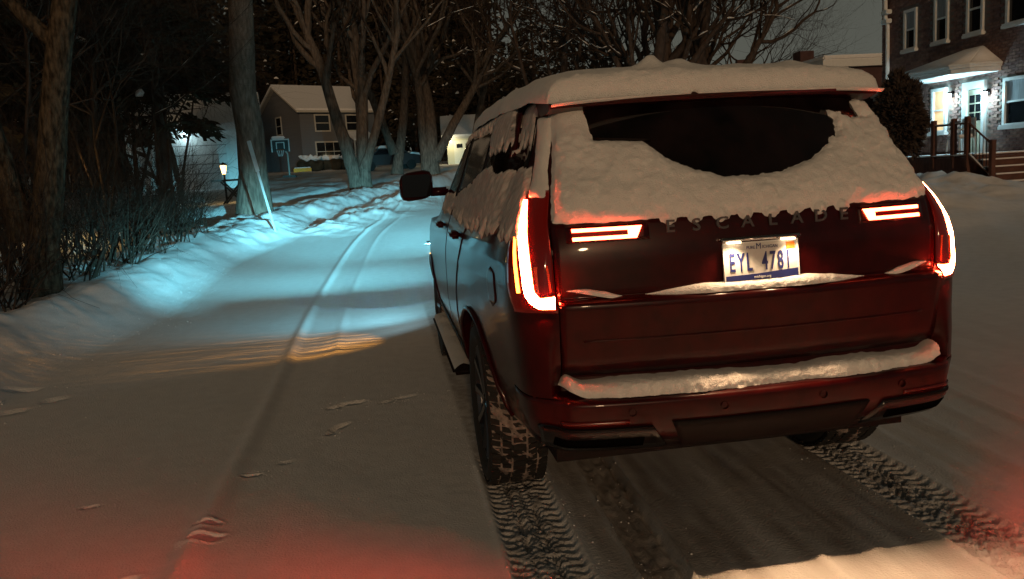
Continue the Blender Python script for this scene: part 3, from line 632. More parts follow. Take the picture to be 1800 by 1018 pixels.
def gate_t(a, z):
    wob = .034 * fbm(a * 14, z * 14, 2, 4) + .030 * fbm(a * 55, z * 55, 5, 3)
    sd = poly_sd(a, z, GATE_POLY) + wob * (.4 + .9 * sstep(.2, .5, a) * sstep(1.5, 1.62, z))
    for i in range(8):                                      # snow caught on the raised letters
        x = -.345 + .1012 * i; sd = np.maximum(sd, .022 - np.hypot((a - x) * .8, (z - 1.352)) + .5 * wob)
    th = .034 * (1 - np.exp(-np.maximum(sd, 0) / .022)) * (1 + .9 * fbm(a * 9, z * 9, 8, 5)) - np.maximum(-sd, 0) * .6
    th += .016 * fbm(a * 40, z * 40, 12, 4) * sstep(.0, .03, sd)
    th *= np.where((a < -.5) & (z > 1.60), 1 - .75 * sstep(1.62, 1.74, z), 1.0)
    return th + .006
snow_on("snow", "snow layer on the rear window with a wiped dark arc", 'rear', lambda z: (-.80, .80), zs_(1.29, 1.812, 108), 250, gate_t)
def pil_t(a, z, s):
    sd = np.minimum(np.minimum(a * s - (hwg(z) + .016 + .012 * fbm(z * 14, z * 0, 3)), (hwg(z) + .115) - a * s), np.minimum(z - 1.445, 1.775 - z)) + .02 * fbm(a * 25, z * 25, 6, 3)
    return .016 * (1 - np.exp(-np.maximum(sd, 0) / .012)) * (1 + .6 * fbm(a * 20, z * 20, 9)) - np.maximum(-sd, 0) * .6
snow_on("snow", "thin snow on the left rear roof pillar above the tail light", 'rear', lambda z: (-.95, -.66), zs_(1.40, 1.80, 60), 44, lambda a, z: pil_t(a, z, -1))
snow_on("snow", "thin snow on the right rear roof pillar above the tail light", 'rear', lambda z: (.66, .95), zs_(1.40, 1.80, 60), 44, lambda a, z: pil_t(a, z, 1))

def ledge(name, label, x0, x1, zb, yoff, dep, hgt, seed, taper, zfn=None, n=260):
    """rounded ridge of snow lying on a ledge of the tail"""
    xs_ = np.linspace(x0, x1, n); k = 14; P = np.zeros((n, k, 3))
    for i, x in enumerate(xs_):
        q = min(x - x0, x1 - x); e = float(sstep(0, taper, q)) * (.86 + .30 * (vnoise(x * 7, seed, 1) - .5) + .08 * (vnoise(x * 40, seed, 2) - .5)) + .02
        zz = zb + (zfn(x) if zfn else 0); yb = rear_y(x, zz + .02) if not yoff else yoff(x)
        for j in range(k):
            t = math.pi * .56 * j / (k - 1); rr = 1.0 if j > k - 5 else 1 + .07 * (vnoise(x * 60, j * .9, seed) - .5) + .07 * (vnoise(x * 150, j * 1.7, seed + 3) - .5)
            P[i, j] = (x, yb - dep * e * math.cos(t - .1) ** .6 * rr if t < math.pi / 2 else yb + .006, zz - .004 + hgt * e * math.sin(min(t, math.pi / 2)) ** .8 * rr)
    o = gridmesh(name, P, np.ones((n - 1, k - 1), bool), snowcar_m, None); bm = bmesh.new(); bm.from_mesh(o.data)
    bmesh.ops.recalc_face_normals(bm, faces=bm.faces[:]); bm.to_mesh(o.data); bm.free(); return tag(o, label, "snow", kind="stuff")
ledge("snow", "ridge of snow on the tailgate ledge below the number plate", -.54, .54, 1.069, None, .054, .036, 4, .34)
ledge("snow", "thin snow smear left of the plate ridge under the tail light", -.775, -.50, 1.069, None, .036, .024, 6, .12, lambda x: .035 * sstep(.55, .77, abs(x)))
ledge("snow", "thin snow smear right of the plate ridge under the tail light", .50, .775, 1.069, None, .036, .024, 8, .12, lambda x: .035 * sstep(.55, .77, abs(x)))
ledge("snow", "long strip of snow on the rear bumper step", -.80, .80, .704, lambda x: rear_y(x, .74), .112, .058, 12, .035, lambda x: .038 * sstep(.70, .80, abs(x)))
# roof snow
na, nb = 130, 190
a = np.linspace(-1, 1, na); yv = np.concatenate([.378 + .5 * np.linspace(0, 1, 70) ** 1.3, np.linspace(.89, 3.15, nb - 70)])
AA, YY = np.meshgrid(a, yv, indexing='ij')
HWr = np.interp(YY, [.37, .5, 1.2, 2.4, 3.15], [.715, .735, .80, .80, .72])
XX = AA * HWr
roofz = np.interp(YY, [.37, .45, .7, 1.2, 2.2, 3.0, 3.2], [1.842, 1.855, 1.895, 1.915, 1.915, 1.86, 1.82]) - np.interp(YY, [.37, .6, 1.1], [.018, .03, .06]) * np.abs(AA) ** 4
edge_b = YY - (.380 + .05 * np.abs(AA) ** 2.5) + .012 * fbm(XX * 18, YY * 0, 3, 3); edge_f = 3.15 - YY; edge_s = (1 - np.abs(AA)) * HWr
d_ = np.minimum(np.minimum(edge_b * 1.0, edge_f), edge_s * .8)
T = np.interp(AA, [-1, -.8, .6, 1], [.085, .100, .088, .072]) * (1 - (1 - np.clip(d_ / .075, 0, 1)) ** 2.6) ** .5
T = T * (1 + .25 * fbm(XX * 5, YY * 5, 21, 4)) + .02 * np.exp(-((XX + .05) / .1) ** 2 - ((YY - .75) / .12) ** 2) + .05 * np.exp(-((XX + .24) / .045) ** 2 - ((YY - .58) / .07) ** 2) * (1 + fbm(XX * 20, YY * 20, 5)) + .028 * np.exp(-((XX + .10) / .07) ** 2 - ((YY - .6) / .08) ** 2) * (1 + fbm(XX * 20, YY * 20, 6)) + .02 * np.exp(-((XX - .42) / .06) ** 2 - ((YY - .62) / .08) ** 2) + .02 * fbm(XX * 9, YY * 9, 2, 3) * sstep(.5, .8, YY)
T += .016 * fbm(XX * 48, YY * 48 + T * 60, 23, 3) * sstep(.0, .02, d_) * (1 - sstep(.06, .16, edge_b))
RP = np.stack([XX, YY - .0 * T, roofz + T - .012], -1)
skirt = RP[:, :1].copy(); skirt[..., 2] -= .012; skirt[..., 1] += .02; RP = np.concatenate([skirt, RP], 1)
o = gridmesh("snow", RP, np.ones((na - 1, nb), bool), snowcar_m); tag(o, "thick slab of snow covering the vehicle roof", "snow", kind="stuff")

# left side: film of snow sliding down the side glass, and snow caught along the belt line
def side_hi(y, z):
    low = 1.665 + .10 * fbm(y * 11, y * 0, 4, 4) + .10 * (vnoise(y * 34, 0 * y, 6) - .5) + .05 * (vnoise(y * 90, 0 * y, 9) - .5) + .16 * sstep(1.0, 1.6, y)
    sd = np.minimum(z - low, np.minimum(y - (.66 + (z - 1.78) * .55 + .01 * fbm(z * 30, z * 0, 3)), 3.0 - y)); sd = np.minimum(sd, 1.83 - z + .03)
    st = .62 + .30 * vnoise(y * 55, z * 5, 5) + .45 * vnoise(y * 12, z * 6, 8) + .35 * vnoise(y * 70, z * 60, 2)
    return .012 * np.clip(sd / .02, -1, 1) * st * np.where(sd > 0, 1, .8) 
snow_on("snow", "streaky snow film hanging over the upper side windows", 'side', lambda z: (.45, 3.0), zs_(1.40, 1.845, 80), 300, side_hi, frost_m)
def side_lo(y, z):
    top = 1.575 + .06 * fbm(y * 7, y * 0, 14, 4) + .035 * (vnoise(y * 30, y * 0, 16) - .5) - .13 * sstep(1.0, 2.4, y); bot = 1.315 + .05 * sstep(.9, .5, y) * 0 + .07 * (vnoise(y * 32, y * 0, 17) - .5) + .05 * (vnoise(y * 80, y * 0, 18) - .5) + .03 * sstep(1.2, 2.4, y)
    sd = np.minimum(np.minimum(top - z, z - bot), np.minimum(y - (.25 + (z - 1.3) * .85), 3.2 - y)); st = .7 + .22 * vnoise(y * 40, z * 6, 15) + .4 * vnoise(y * 9, z * 8, 11) + .35 * vnoise(y * 70, z * 60, 12)
    return .016 * np.clip(sd / .022, -1, 1) * st
snow_on("snow", "snow caught along the left belt line below the side windows", 'side', lambda z: (.24, 3.3), zs_(1.20, 1.66, 84), 300, side_lo, frost_m)
b = MB(); pts = [(-1.0, y, .432) for y in np.linspace(1.9, 3.75, 24)]
P = np.zeros((60, 9, 3))
for i, y in enumerate(np.linspace(1.87, 3.78, 60)):
    for j in range(9):
        t = j / 8; P[i, j] = (-.915 - .150 * t, y, .430 + (.020 + .018 * vnoise(y * 8, t * 3, 2)) * math.sin(math.pi * t) ** .5 - .006)
tag(gridmesh("snow", P, np.ones((59, 8), bool), snowcar_m), "dusting of snow along the left running board", "snow", kind="stuff")

# ------------------------------------------------------------------ brick house on the right (front wall parallel to the road)
HX = 15.2; K = (HX + 1.40) / 14.40                 # wall plane; K scales sizes read at 13 m
def hy(y): return -2.76 + (y + 2.76) * K
def hz(z): return 1.545 + (z - 1.545) * K
brick_cols = [(.25, .145, .125), (.28, .165, .135), (.20, .12, .11), (.32, .20, .165)]
brick_mats = [mat("brick_%d" % i, c, .9, spec=.15, noise=.35, nscale=9, bump=.3, bscale=60) for i, c in enumerate(brick_cols)]
mortar = mat("mortar", (.20, .17, .15), .95, spec=.1, noise=.2, nscale=12)
house = tag(empty("brick_house", (HX, hy(15), .4)), "red brick two storey house with a lit porch on the right", "house")
ho = Vector((HX, hy(15), .4))
def HP(x, y, z): return (x - ho.x, y - ho.y, z - ho.z)
ys0, ys1 = hy(18.72), hy(9.5); zt = hz(6.6)
b = MB(); b.box(HP(HX + .015, ys1, -.2), HP(HX + 9, ys0 - .012, zt)); b.build("wall", mortar, house)
WIN = [(17.72, 17.20, 4.26, 5.32, 0), (16.50, 15.98, 4.26, 5.42, 0), (15.34, 14.78, 4.26, 5.42, 0), (14.08, 13.40, 4.26, 5.42, 0), (17.62, 17.19, 2.02, 3.08, 1), (16.56, 16.00, 1.98, 3.10, 1), (14.10, 13.30, 1.99, 3.08, 2), (12.4, 11.8, 4.26, 5.42, 0), (12.2, 11.4, 1.99, 3.08, 2)]
DOOR = (15.40, 14.66, 1.38, 3.12)
openings = [(min(hy(a), hy(b_)), max(hy(a), hy(b_)), hz(c), hz(d)) for a, b_, c, d, k in WIN] + [(hy(DOOR[1]), hy(DOOR[0]), hz(DOOR[2]) - .05, hz(DOOR[3]))]
bl, bh = .235, .082; near = []; rest = [MB() for _ in brick_mats]; row = 0; z = .35
rb_ = random.Random(5)
while z < zt - .05:
    y = ys1 + (0 if row % 2 else bl / 2)
    while y < ys0 - .02:
        y1 = min(y + bl - .014, ys0); z1 = z + bh - .014
        if not any(y1 > o[0] - .06 and y < o[1] + .06 and z1 > o[2] - .06 and z < o[3] + .05 for o in openings):
            dx = rb_.uniform(0, .006); near.append((abs((y + y1) / 2 - hy(14.75)) + 1.1 * abs((z + z1) / 2 - hz(2.35)), y, y1, z, z1, dx))
        y += bl
    z += bh; row += 1
near.sort(); bricks1 = near[:300]
proto = []
for mm in brick_mats:
    me = MB().box((-.012, -(bl - .014) / 2, -(bh - .014) / 2), (.016, (bl - .014) / 2, (bh - .014) / 2)); o = me.build("brick_proto", mm); proto.append(o.data); bpy.data.objects.remove(o)
for k, (d, y, y1, z, z1, dx) in enumerate(bricks1):
    o = bpy.data.objects.new("brick", proto[rb_.choice((0, 0, 1, 1, 2, 3))]); o.location = HP(HX - dx, (y + y1) / 2, (z + z1) / 2); o.scale = (1, (y1 - y) / (bl - .014), 1); link(o, house)
for (d, y, y1, z, z1, dx) in near[300:]:
    rb_.choice((rest[0], rest[0], rest[1], rest[1], rest[2], rest[3])).box(HP(HX - dx - .012, y, z), HP(HX + .016, y1, z1))
for k, r_ in enumerate(rest): tag(r_.build("brickwork", brick_mats[k], house), kind="stuff")
win_glass = mat("window_glass", (.010, .011, .013), .06, spec=.5)
curtain = mat("lit_blind", (.7, .5, .3), .8, emit=(1.0, .52, .18), estr=.62)
curtain2 = mat("lit_room", (.7, .5, .3), .8, emit=(1.0, .50, .17), estr=.42, noise=.3, nscale=2)
blind = mat("pale_curtain", (.30, .32, .34), .9, noise=.3, nscale=6, stretch=(1, 6, .4))
for (a, b_, c, d, kind) in WIN:
    y0, y1 = sorted((hy(a), hy(b_))); z0, z1 = hz(c), hz(d)
    fr = MB(); t = .085
    for q in (((HX - .06, y0, z0), (HX + .05, y0 + t, z1)), ((HX - .06, y1 - t, z0), (HX + .05, y1, z1)), ((HX - .06, y0 + t, z1 - t), (HX + .05, y1 - t, z1)), ((HX - .06, y0 + t, z0), (HX + .05, y1 - t, z0 + t * .7)), ((HX - .035, y0 + t, (z0 + z1) / 2 - .025), (HX + .05, y1 - t, (z0 + z1) / 2 + .025))):
        fr.box(HP(*q[0]), HP(*q[1]))
    wo = fr.build("window", wht, house)
    pg = MB()
    pg.box(HP(HX + .004, y0 + t, z0 + t * .7), HP(HX + .010, y1 - t, (z0 + z1) / 2 - .025)); pg.build("pane", win_glass if kind != 1 else curtain, wo)
    pg = MB(); pg.box(HP(HX + .012, y0 + t, (z0 + z1) / 2 + .025), HP(HX + .018, y1 - t, z1 - t)); pg.build("pane", (win_glass, curtain2, blind)[kind] if kind else (blind if a in (17.72, 16.50) else win_glass), wo)
    sl_ = MB(); sl_.box(HP(HX - .14, y0 - .06, z0 - .09), HP(HX + .02, y1 + .06, z0 - .003), .01); sl_.build("sill", wht, wo)
    sn = MB(); sn.box(HP(HX - .13, y0 - .05, z0 - .002), HP(HX - .062, y1 + .05, z0 + .035), .012); sn.build("sill_snow", snow_m, wo)
# door, frame
y0, y1, z0, z1 = hy(DOOR[1]), hy(DOOR[0]), hz(DOOR[2]), hz(DOOR[3])
d = MB(); d.box(HP(HX - .01, y0 + .10, z0), HP(HX + .03, y1 - .16, z1 - .22)); do = d.build("door", mat("cream_door", (.50, .46, .34), .5, noise=.15, nscale=4), house)
g = MB()
for i in range(3):
    for j in range(2):
        yy = y0 + .18 + j * .24; zz = z1 - .62 - i * .25 + .04; g = MB(); g.box(HP(HX - .018, yy, zz), HP(HX - .012, yy + .20, zz + .21)); g.build("door_pane", win_glass, do)
MB().tube([HP(HX - .05, y0 + .17, z0 + .95), HP(HX - .05, y0 + .17, z0 + 1.12)], .014, 6).build("door_handle", chrome, do)
f = MB()
for q in (((HX - .08, y0, z0), (HX + .02, y0 + .10, z1)), ((HX - .08, y1 - .16, z0), (HX + .02, y1, z1)), ((HX - .08, y0 + .10, z1 - .20), (HX + .02, y1 - .16, z1))): f.box(HP(*q[0]), HP(*q[1]))
f.build("door_frame", wht, house)
# porch canopy with snow
cy0, cy1 = hy(14.15), hy(16.75); cz = hz(3.30); dep = 1.35
c = MB(); c.prism([(cy0, 0), (cy0 + .25, 0 - dep * 0), (cy1, 0)], cz, cz + .01, 'yz') if False else None
cor = [(0, cy0), (-dep * .75, cy0), (-dep, cy0 + .35), (-dep, cy1 - .25), (-dep * .9, cy1), (0, cy1)]
def canopy(name, s, zlo, zhi, material, apex=None, par=None):
    mb = MB(); pl = [(HX + x * s, (cy0 + cy1) / 2 + (y - (cy0 + cy1) / 2) * (1 + (s - 1) * .5)) for x, y in cor]
    lo = [HP(px, py_, zlo) for px, py_ in pl]; n = len(pl)
    if apex is None: hi = [HP(px, py_, zhi) for px, py_ in pl]
    else:
        hi = [HP(HX + (px - HX) * .06, apex + (py_ - apex) * .22, zhi) for px, py_ in pl]
    mb.add(lo + hi, [tuple(range(n))[::-1], tuple(range(n, 2 * n))] + [(i, (i + 1) % n, (i + 1) % n + n, i + n) for i in range(n)]); return mb.build(name, material, par or house)
canopy("canopy", .92, cz - .04, cz + .08, wht); canopy("canopy_moulding", .97, cz + .082, cz + .15, wht); canopy("canopy_cornice", 1.0, cz + .152, cz + .20, wht)
cs = canopy("canopy_snow", .99, cz + .203, cz + .72, snow_m, apex=cy0 + .9)
bm = bmesh.new(); bm.from_mesh(cs.data); bmesh.ops.bevel(bm, geom=bm.edges[:], offset=.16, segments=5, affect='EDGES', clamp_overlap=True); bm.to_mesh(cs.data); bm.free(); cs.data.polygons.foreach_set('use_smooth', [True] * len(cs.data.polygons))
# drain pipe and gutter end
MB().tube([HP(HX - .10, hy(18.35), .5), HP(HX - .10, hy(18.35), hz(5.05)), HP(HX - .16, hy(18.38), hz(5.2)), HP(HX - .16, hy(18.40), hz(6.5))], .065, 8).build("drain_pipe", wht, house, True)
for zz in (5.1, 5.35): MB().box(HP(HX - .26, hy(18.48), hz(zz)), HP(HX - .06, hy(18.2), hz(zz) + .14), .02).build("rainwater_head", wht, house)
MB().box(HP(HX - .30, ys1, zt), HP(HX + 9.2, ys0 + .25, zt + .2)).build("eaves", wht, house)
# wall lanterns (lit)
lant = mat("lantern_glass", (.9, .95, 1), .3, emit=(.75, .95, 1.0), estr=22.0)
for (yy, zz) in ((15.78, 2.80), (14.56, 2.72)):
    p = (HX - .16, hy(yy), hz(zz)); l = MB(); l.box(HP(HX - .05, p[1] - .06, p[2] + .02), HP(HX - .008, p[1] + .06, p[2] + .2), .01); l.box(HP(HX - .2, p[1] - .015, p[2] + .15), HP(HX - .05, p[1] + .015, p[2] + .18)); l.box(HP(HX - .23, p[1] - .075, p[2] + .13), HP(HX - .09, p[1] + .075, p[2] + .155), .01)
    lo = l.build("wall_lantern", gloss_black, house)
    g = MB(); g.lathe([(.0, -.11), (.05, -.10), (.065, .10), (.0, .105)], 10, 'z', HP(p[0], p[1], p[2] + .02)); g.build("lantern_globe", lant, lo, True)
    lamp("lantern_light", 'POINT', HP(p[0] - .10, p[1], p[2] - .02), 84, (.50, .88, 1.0), lo, size=.09)
# porch deck, steps, rails
wood = mat("deck_wood", (.12, .050, .036), .8, noise=.4, nscale=5, bump=.2, bscale=20, stretch=(1, 4, 1))
deck = tag(empty("porch_deck", (HX - 1.2, hy(15.8), .5)), "brown wooden porch deck with posts, rails and five steps", "deck")
do_ = Vector(deck.location)
def DP(x, y, z): return (x - do_.x, y - do_.y, z - do_.z)
dz = hz(1.38); fx_ = HX - 2.3; yL, yS, yR = 20.6, 15.12, 14.0
for i in range(15):
    xx = fx_ + i * (HX - .03 - fx_) / 15
    MB().box(DP(xx, yS, dz - .04), DP(xx + .140, yL, dz)).build("deck_board", wood, deck)
MB().box(DP(fx_ - .03, yS - .03, .25), DP(fx_ - .002, yL, dz - .05)).build("skirting", wood, deck); MB().box(DP(fx_, yS - .03, .25), DP(HX - .05, yS - .004, dz - .05)).build("skirting", wood, deck)
MB().box(DP(fx_ - .06, yS - .02, dz + .001), DP(HX - .4, yL, dz + .035), .012).build("deck_snow", snow_m, deck)
nst = 5; g0 = gz(fx_ + .5, yS - 1.5)
for i in range(nst):
    zt_ = dz - (i + 0.0) * .175; yA = yS - .035 - i * .235
    MB().box(DP(fx_ + .15, yA - .255, zt_ - .175 + .0), DP(HX - .55, yA, zt_ - .14)).build("step", wood, deck)
    MB().box(DP(fx_ + .19, yA - .228, zt_ - .30), DP(HX - .6, yA - .206, zt_ - .176)).build("riser", wood, deck)
    MB().box(DP(fx_ + .17, yA - .25, zt_ - .139), DP(HX - .57, yA - .01, zt_ - .108), .01).build("step_snow", snow_m, deck)
posts = [(fx_, 18.4, dz), (fx_, 16.36, dz), (fx_, 15.62, dz), (fx_, yS + .02, dz), (fx_ + .08, yS - .72, g0 - .05)]
tops = [dz + .93] * 3 + [dz + .95, dz + .34]
for (x, y, zz), tp in zip(posts, tops):
    MB().box(DP(x - .055, y - .055, zz - .3), DP(x + .055, y + .055, tp), .008).build("post", wood, deck)
for k in range(3):
    a, b_ = posts[k], posts[k + 1]
    for hh in (.78, .10): MB().tube([DP(a[0], a[1], dz + hh), DP(b_[0], b_[1], dz + hh)], .022, 6).build("rail", wood, deck)
    MB().tube([DP(a[0], a[1] - .06, dz + .805), DP(b_[0], b_[1] + .06, dz + .805)], .018, 6).build("rail_snow", snow_m, deck)
a, b_ = posts[3], posts[4]
MB().tube([DP(a[0], a[1], dz + .82), DP(b_[0], b_[1], tops[4] - .12)], .022, 6).build("rail", wood, deck); MB().tube([DP(a[0], a[1], dz + .02), DP(b_[0], b_[1], g0 + .25)], .022, 6).build("rail", wood, deck)
MB().tube([DP(a[0], a[1] - .08, dz + .045), DP(b_[0], b_[1] + .06, g0 + .275)], .018, 6).build("rail_snow", snow_m, deck)
for i in range(7):
    t = (i + .7) / 7.6; y = a[1] + (b_[1] - a[1]) * t; zl = dz + .02 + (g0 + .25 - dz - .02) * t; zh = dz + .82 + (tops[4] - .12 - dz - .82) * t
    MB().tube([DP(a[0] + .1 * t, y, zl), DP(a[0] + .1 * t, y, zh)], .010, 5).build("baluster", gloss_black, deck)
# deck chair
ch = tag(empty("porch_chair", (fx_ + .75, 16.3, dz + .035)), "pale chair with snow on its seat standing on the porch deck", "chair")
pl = mat("pale_plastic", (.45, .50, .52), .5)
MB().box((-.25, -.25, .40), (.25, .25, .44), .015).build("seat", pl, ch); MB().box((.20, -.25, .44), (.24, .25, .92), .015).build("backrest", pl, ch)
for sx in (-.22, .22):
    for sy in (-.22, .22): MB().tube([(sx, sy, .41), (sx * 1.1, sy * 1.1, 0)], .02, 6).build("leg", pl, ch)
for sy in (-.26, .26): MB().box((-.22, sy - .025, .62), (.22, sy + .025, .65), .01).build("arm", pl, ch)
MB().box((-.24, -.23, .442), (.18, .23, .50), .02).build("seat_snow", snow_m, ch)

# other buildings behind -------------------------------------------------------
def simple_house(name, label, loc, rz, Lx, Ly, h, rh, wall_m, trim_m, roof_m, overhang=.35):
    r = tag(empty(name, loc, rz), label, "house")
    MB().box((0, 0, -1), (Lx, Ly, h)).build("wall", wall_m, r)
    for k in (0, 1):
        x0 = (-.0, Lx)[k]; g = MB(); g.prism([(.0, h), (Ly, h), (Ly / 2, h + rh)], x0 - .004 if k == 0 else x0 - .1, x0 + .1 if k == 0 else x0 + .004, 'yz'); g.build("gable", wall_m, r)
    ov = overhang; t = .16
    for k in (0, 1):
        y0, yr = ((-ov, Ly / 2), (Ly + ov, Ly / 2))[k]; zz = h - rh * ov / (Ly / 2)
        m_ = MB(); m_.add([(-ov, y0, zz), (Lx + ov, y0, zz), (Lx + ov, yr, h + rh), (-ov, yr, h + rh), (-ov, y0, zz + t), (Lx + ov, y0, zz + t), (Lx + ov, yr, h + rh + t), (-ov, yr, h + rh + t)],
                          [(0, 1, 2, 3), (4, 5, 6, 7), (0, 1, 5, 4), (1, 2, 6, 5), (2, 3, 7, 6), (3, 0, 4, 7)]); rf = m_.build("roof", trim_m, r)
        m_ = MB(); m_.add([(-ov - .03, y0, zz + t + .004), (Lx + ov + .03, y0, zz + t + .004), (Lx + ov + .03, yr, h + rh + t + .004), (-ov - .03, yr, h + rh + t + .004), (-ov, y0 + .05 * (1 - 2 * k), zz + t + .16), (Lx + ov, y0 + .05 * (1 - 2 * k), zz + t + .16), (Lx + ov, yr, h + rh + t + .18), (-ov, yr, h + rh + t + .18)],
                          [(0, 1, 2, 3), (4, 5, 6, 7), (0, 1, 5, 4), (1, 2, 6, 5), (2, 3, 7, 6), (3, 0, 4, 7)]); m_.build("roof_snow", roof_m, rf)
    return r
def win(parent, face, a0, a1, z0, z1, at, panes=1, trim=None, glass=None, t=.10):
    """window on the y=at (face 'y') or x=at (face 'x') wall, facing the negative side"""
    trim = trim or wht; f = (lambda a, d, z: (a, at + d, z)) if face == 'y' else (lambda a, d, z: (at + d, a, z))
    m_ = MB()
    for q in (((a0, -.06, z0), (a0 + t, .02, z1)), ((a1 - t, -.06, z0), (a1, .02, z1)), ((a0 + t, -.06, z1 - t), (a1 - t, .02, z1)), ((a0 + t, -.06, z0), (a1 - t, .02, z0 + t))): m_.box(f(*q[0]), f(*q[1]))
    o = m_.build("window", trim, parent); ws = (a1 - a0 - 2 * t) / panes
    for k in range(panes):
        x0 = a0 + t + ws * k
        for (zz0, zz1) in ((z0 + t, (z0 + z1) / 2 - .03), ((z0 + z1) / 2 + .03, z1 - t)): MB().box(f(x0 + .02, -.035, zz0), f(x0 + ws - .02, -.028, zz1)).build("pane", glass or win_glass, o)
        if k: MB().box(f(x0 - .02, -.05, z0 + t), f(x0 + .02, .01, z1 - t)).build("mullion", trim, o)
    MB().box(f(a0 + t, -.048, (z0 + z1) / 2 - .03), f(a1 - t, .01, (z0 + z1) / 2 + .03)).build("meeting_rail", trim, o)
    return o
grey_wall = mat("grey_siding", (.12, .128, .142), .8, noise=.15, nscale=3, bump=.3, bscale=6, stretch=(.05, .05, 5), bdist=.03)
trimw = mat("pale_trim", (.45, .44, .40), .6)
gh = simple_house("grey_house", "grey two storey house with snowy roof far down the road", (-7.3, 62.0, 2.75), rad(30), 6.6, 8.0, 4.75, 2.1, grey_wall, trimw, snow_m)
for a0 in (1.2, 3.9): win(gh, 'y', a0, a0 + 1.35, 3.1, 4.45, 0, trim=trimw)
win(gh, 'y', 1.1, 3.5, .75, 2.35, 0, panes=3, trim=trimw); win(gh, 'x', 3.4, 4.5, 3.1, 4.6, 0, trim=trimw)
MB().box((4.4, -.05, .1), (5.3, .03, 2.2)).build("door", mat("dark_door", (.03, .02, .02), .5), gh)
m_ = MB(); m_.add([(3.9, -1.2, 2.3), (5.9, -1.2, 2.3), (5.9, 0, 2.9), (3.9, 0, 2.9), (3.9, -1.2, 2.45), (5.9, -1.2, 2.45), (5.9, 0, 3.1), (3.9, 0, 3.1)], [(0, 1, 2, 3), (4, 5, 6, 7), (0, 1, 5, 4), (1, 2, 6, 5), (2, 3, 7, 6), (3, 0, 4, 7)]); m_.build("porch_roof", snow_m, gh)
for x in (4.0, 5.8): MB().tube([(x, -1.1, 0), (x, -1.1, 2.35)], .07, 6).build("porch_post", trimw, gh)
# lit pale garage seen through the thicket (cool lamp)
g1 = simple_house("white_garage", "pale garage lit by a cool lamp behind the thicket", (-12.5, 35.5, 2.05), rad(8), 5.5, 6, 2.5, 1.5, wht, wht, snow_m)
MB().box((1.0, -.05, 0), (4.2, -.004, 2.1)).build("garage_door", mat("garage_door_white", (.6, .62, .62), .6), g1)
for i in range(1, 5): MB().box((1.0, -.056, .42 * i - .01), (4.2, -.051, .42 * i + .01)).build("door_joint", gap_m, g1)
l = MB(); l.box((2.4, -.30, 2.25), (2.6, -.005, 2.35)); lo = l.build("wall_lamp", gloss_black, g1); MB().box((2.42, -.29, 2.20), (2.58, -.15, 2.245)).build("lamp_glass", lant, lo)
lamp("wall_lamp_light", 'POINT', (2.5, -.5, 2.15), 20, (.62, .95, 1.0), lo, size=.06)
# small lit garage straight ahead
g2 = simple_house("lit_garage", "small cream garage lit warm beyond the far trees", (3.6, 57.5, 2.35), rad(-4), 5, 5, 2.3, 1.4, mat("cream_wall", (.62, .58, .42), .7), trimw, snow_m)
bpy.data.objects.remove(bpy.data.objects["trash"]) if "trash" in bpy.data.objects else None
MB().box((.5, -.05, 0), (3.4, -.004, 2.0)).build("garage_door", mat("cream_garage_door", (.72, .70, .58), .6), g2)
for i in range(4): MB().box((.7 + .68 * i, -.058, 1.45), (1.15 + .68 * i, -.052, 1.75)).build("door_pane", win_glass, g2)
l = MB(); l.box((.15, -.2, 2.0), (.30, -.005, 2.2)); lo = l.build("wall_lamp", gloss_black, g2); MB().box((.16, -.19, 1.92), (.29, -.06, 1.995)).build("lamp_glass", mat("warm_lamp_glass", (.9, .8, .6), .3, emit=(1, .8, .45), estr=15), lo)
lamp("wall_lamp_light", 'POINT', (.22, -.8, 1.9), 60, (1.0, .86, .50), lo, size=.06)
# houses behind on the right
bh_ = tag(empty("brick_annex", (23.0, 36.0, 1.0)), "lower dark brick building behind the brick house with white roof edge", "house")
dkb = mat("dark_brick", (.085, .042, .04), .9, noise=.3, nscale=3)
MB().box((-1.6, 0, -1), (9, 8, 5.0)).build("wall", dkb, bh_); MB().box((-1.9, -.3, 5.0), (9.3, 8.3, 5.35)).build("cornice", wht, bh_)
MB().box((-1.85, -.28, 5.354), (9.2, 8.2, 5.6), .06).build("roof_snow", snow_m, bh_); MB().box((1.0, -2.5, -1), (8, -.02, 3.2)).build("lean_to", dkb, bh_); MB().box((.8, -2.7, 3.2), (8.2, -.03, 3.75), .15).build("lean_to_snow", snow_m, bh_)
MB().box((-1.3, 3, 5.6), (-.5, 3.8, 6.3)).build("chimney", dkb, bh_)
fh = simple_house("far_house", "far house whose snowy roof just clears the vehicle roof", (17.5, 46.0, 2.2), rad(-14), 9, 8, 2.6, 2.4, grey_wall, trimw, snow_m)
MB().box((4.2, 3.6, 4.7), (5.0, 4.3, 6.0)).build("chimney", dkb, fh)

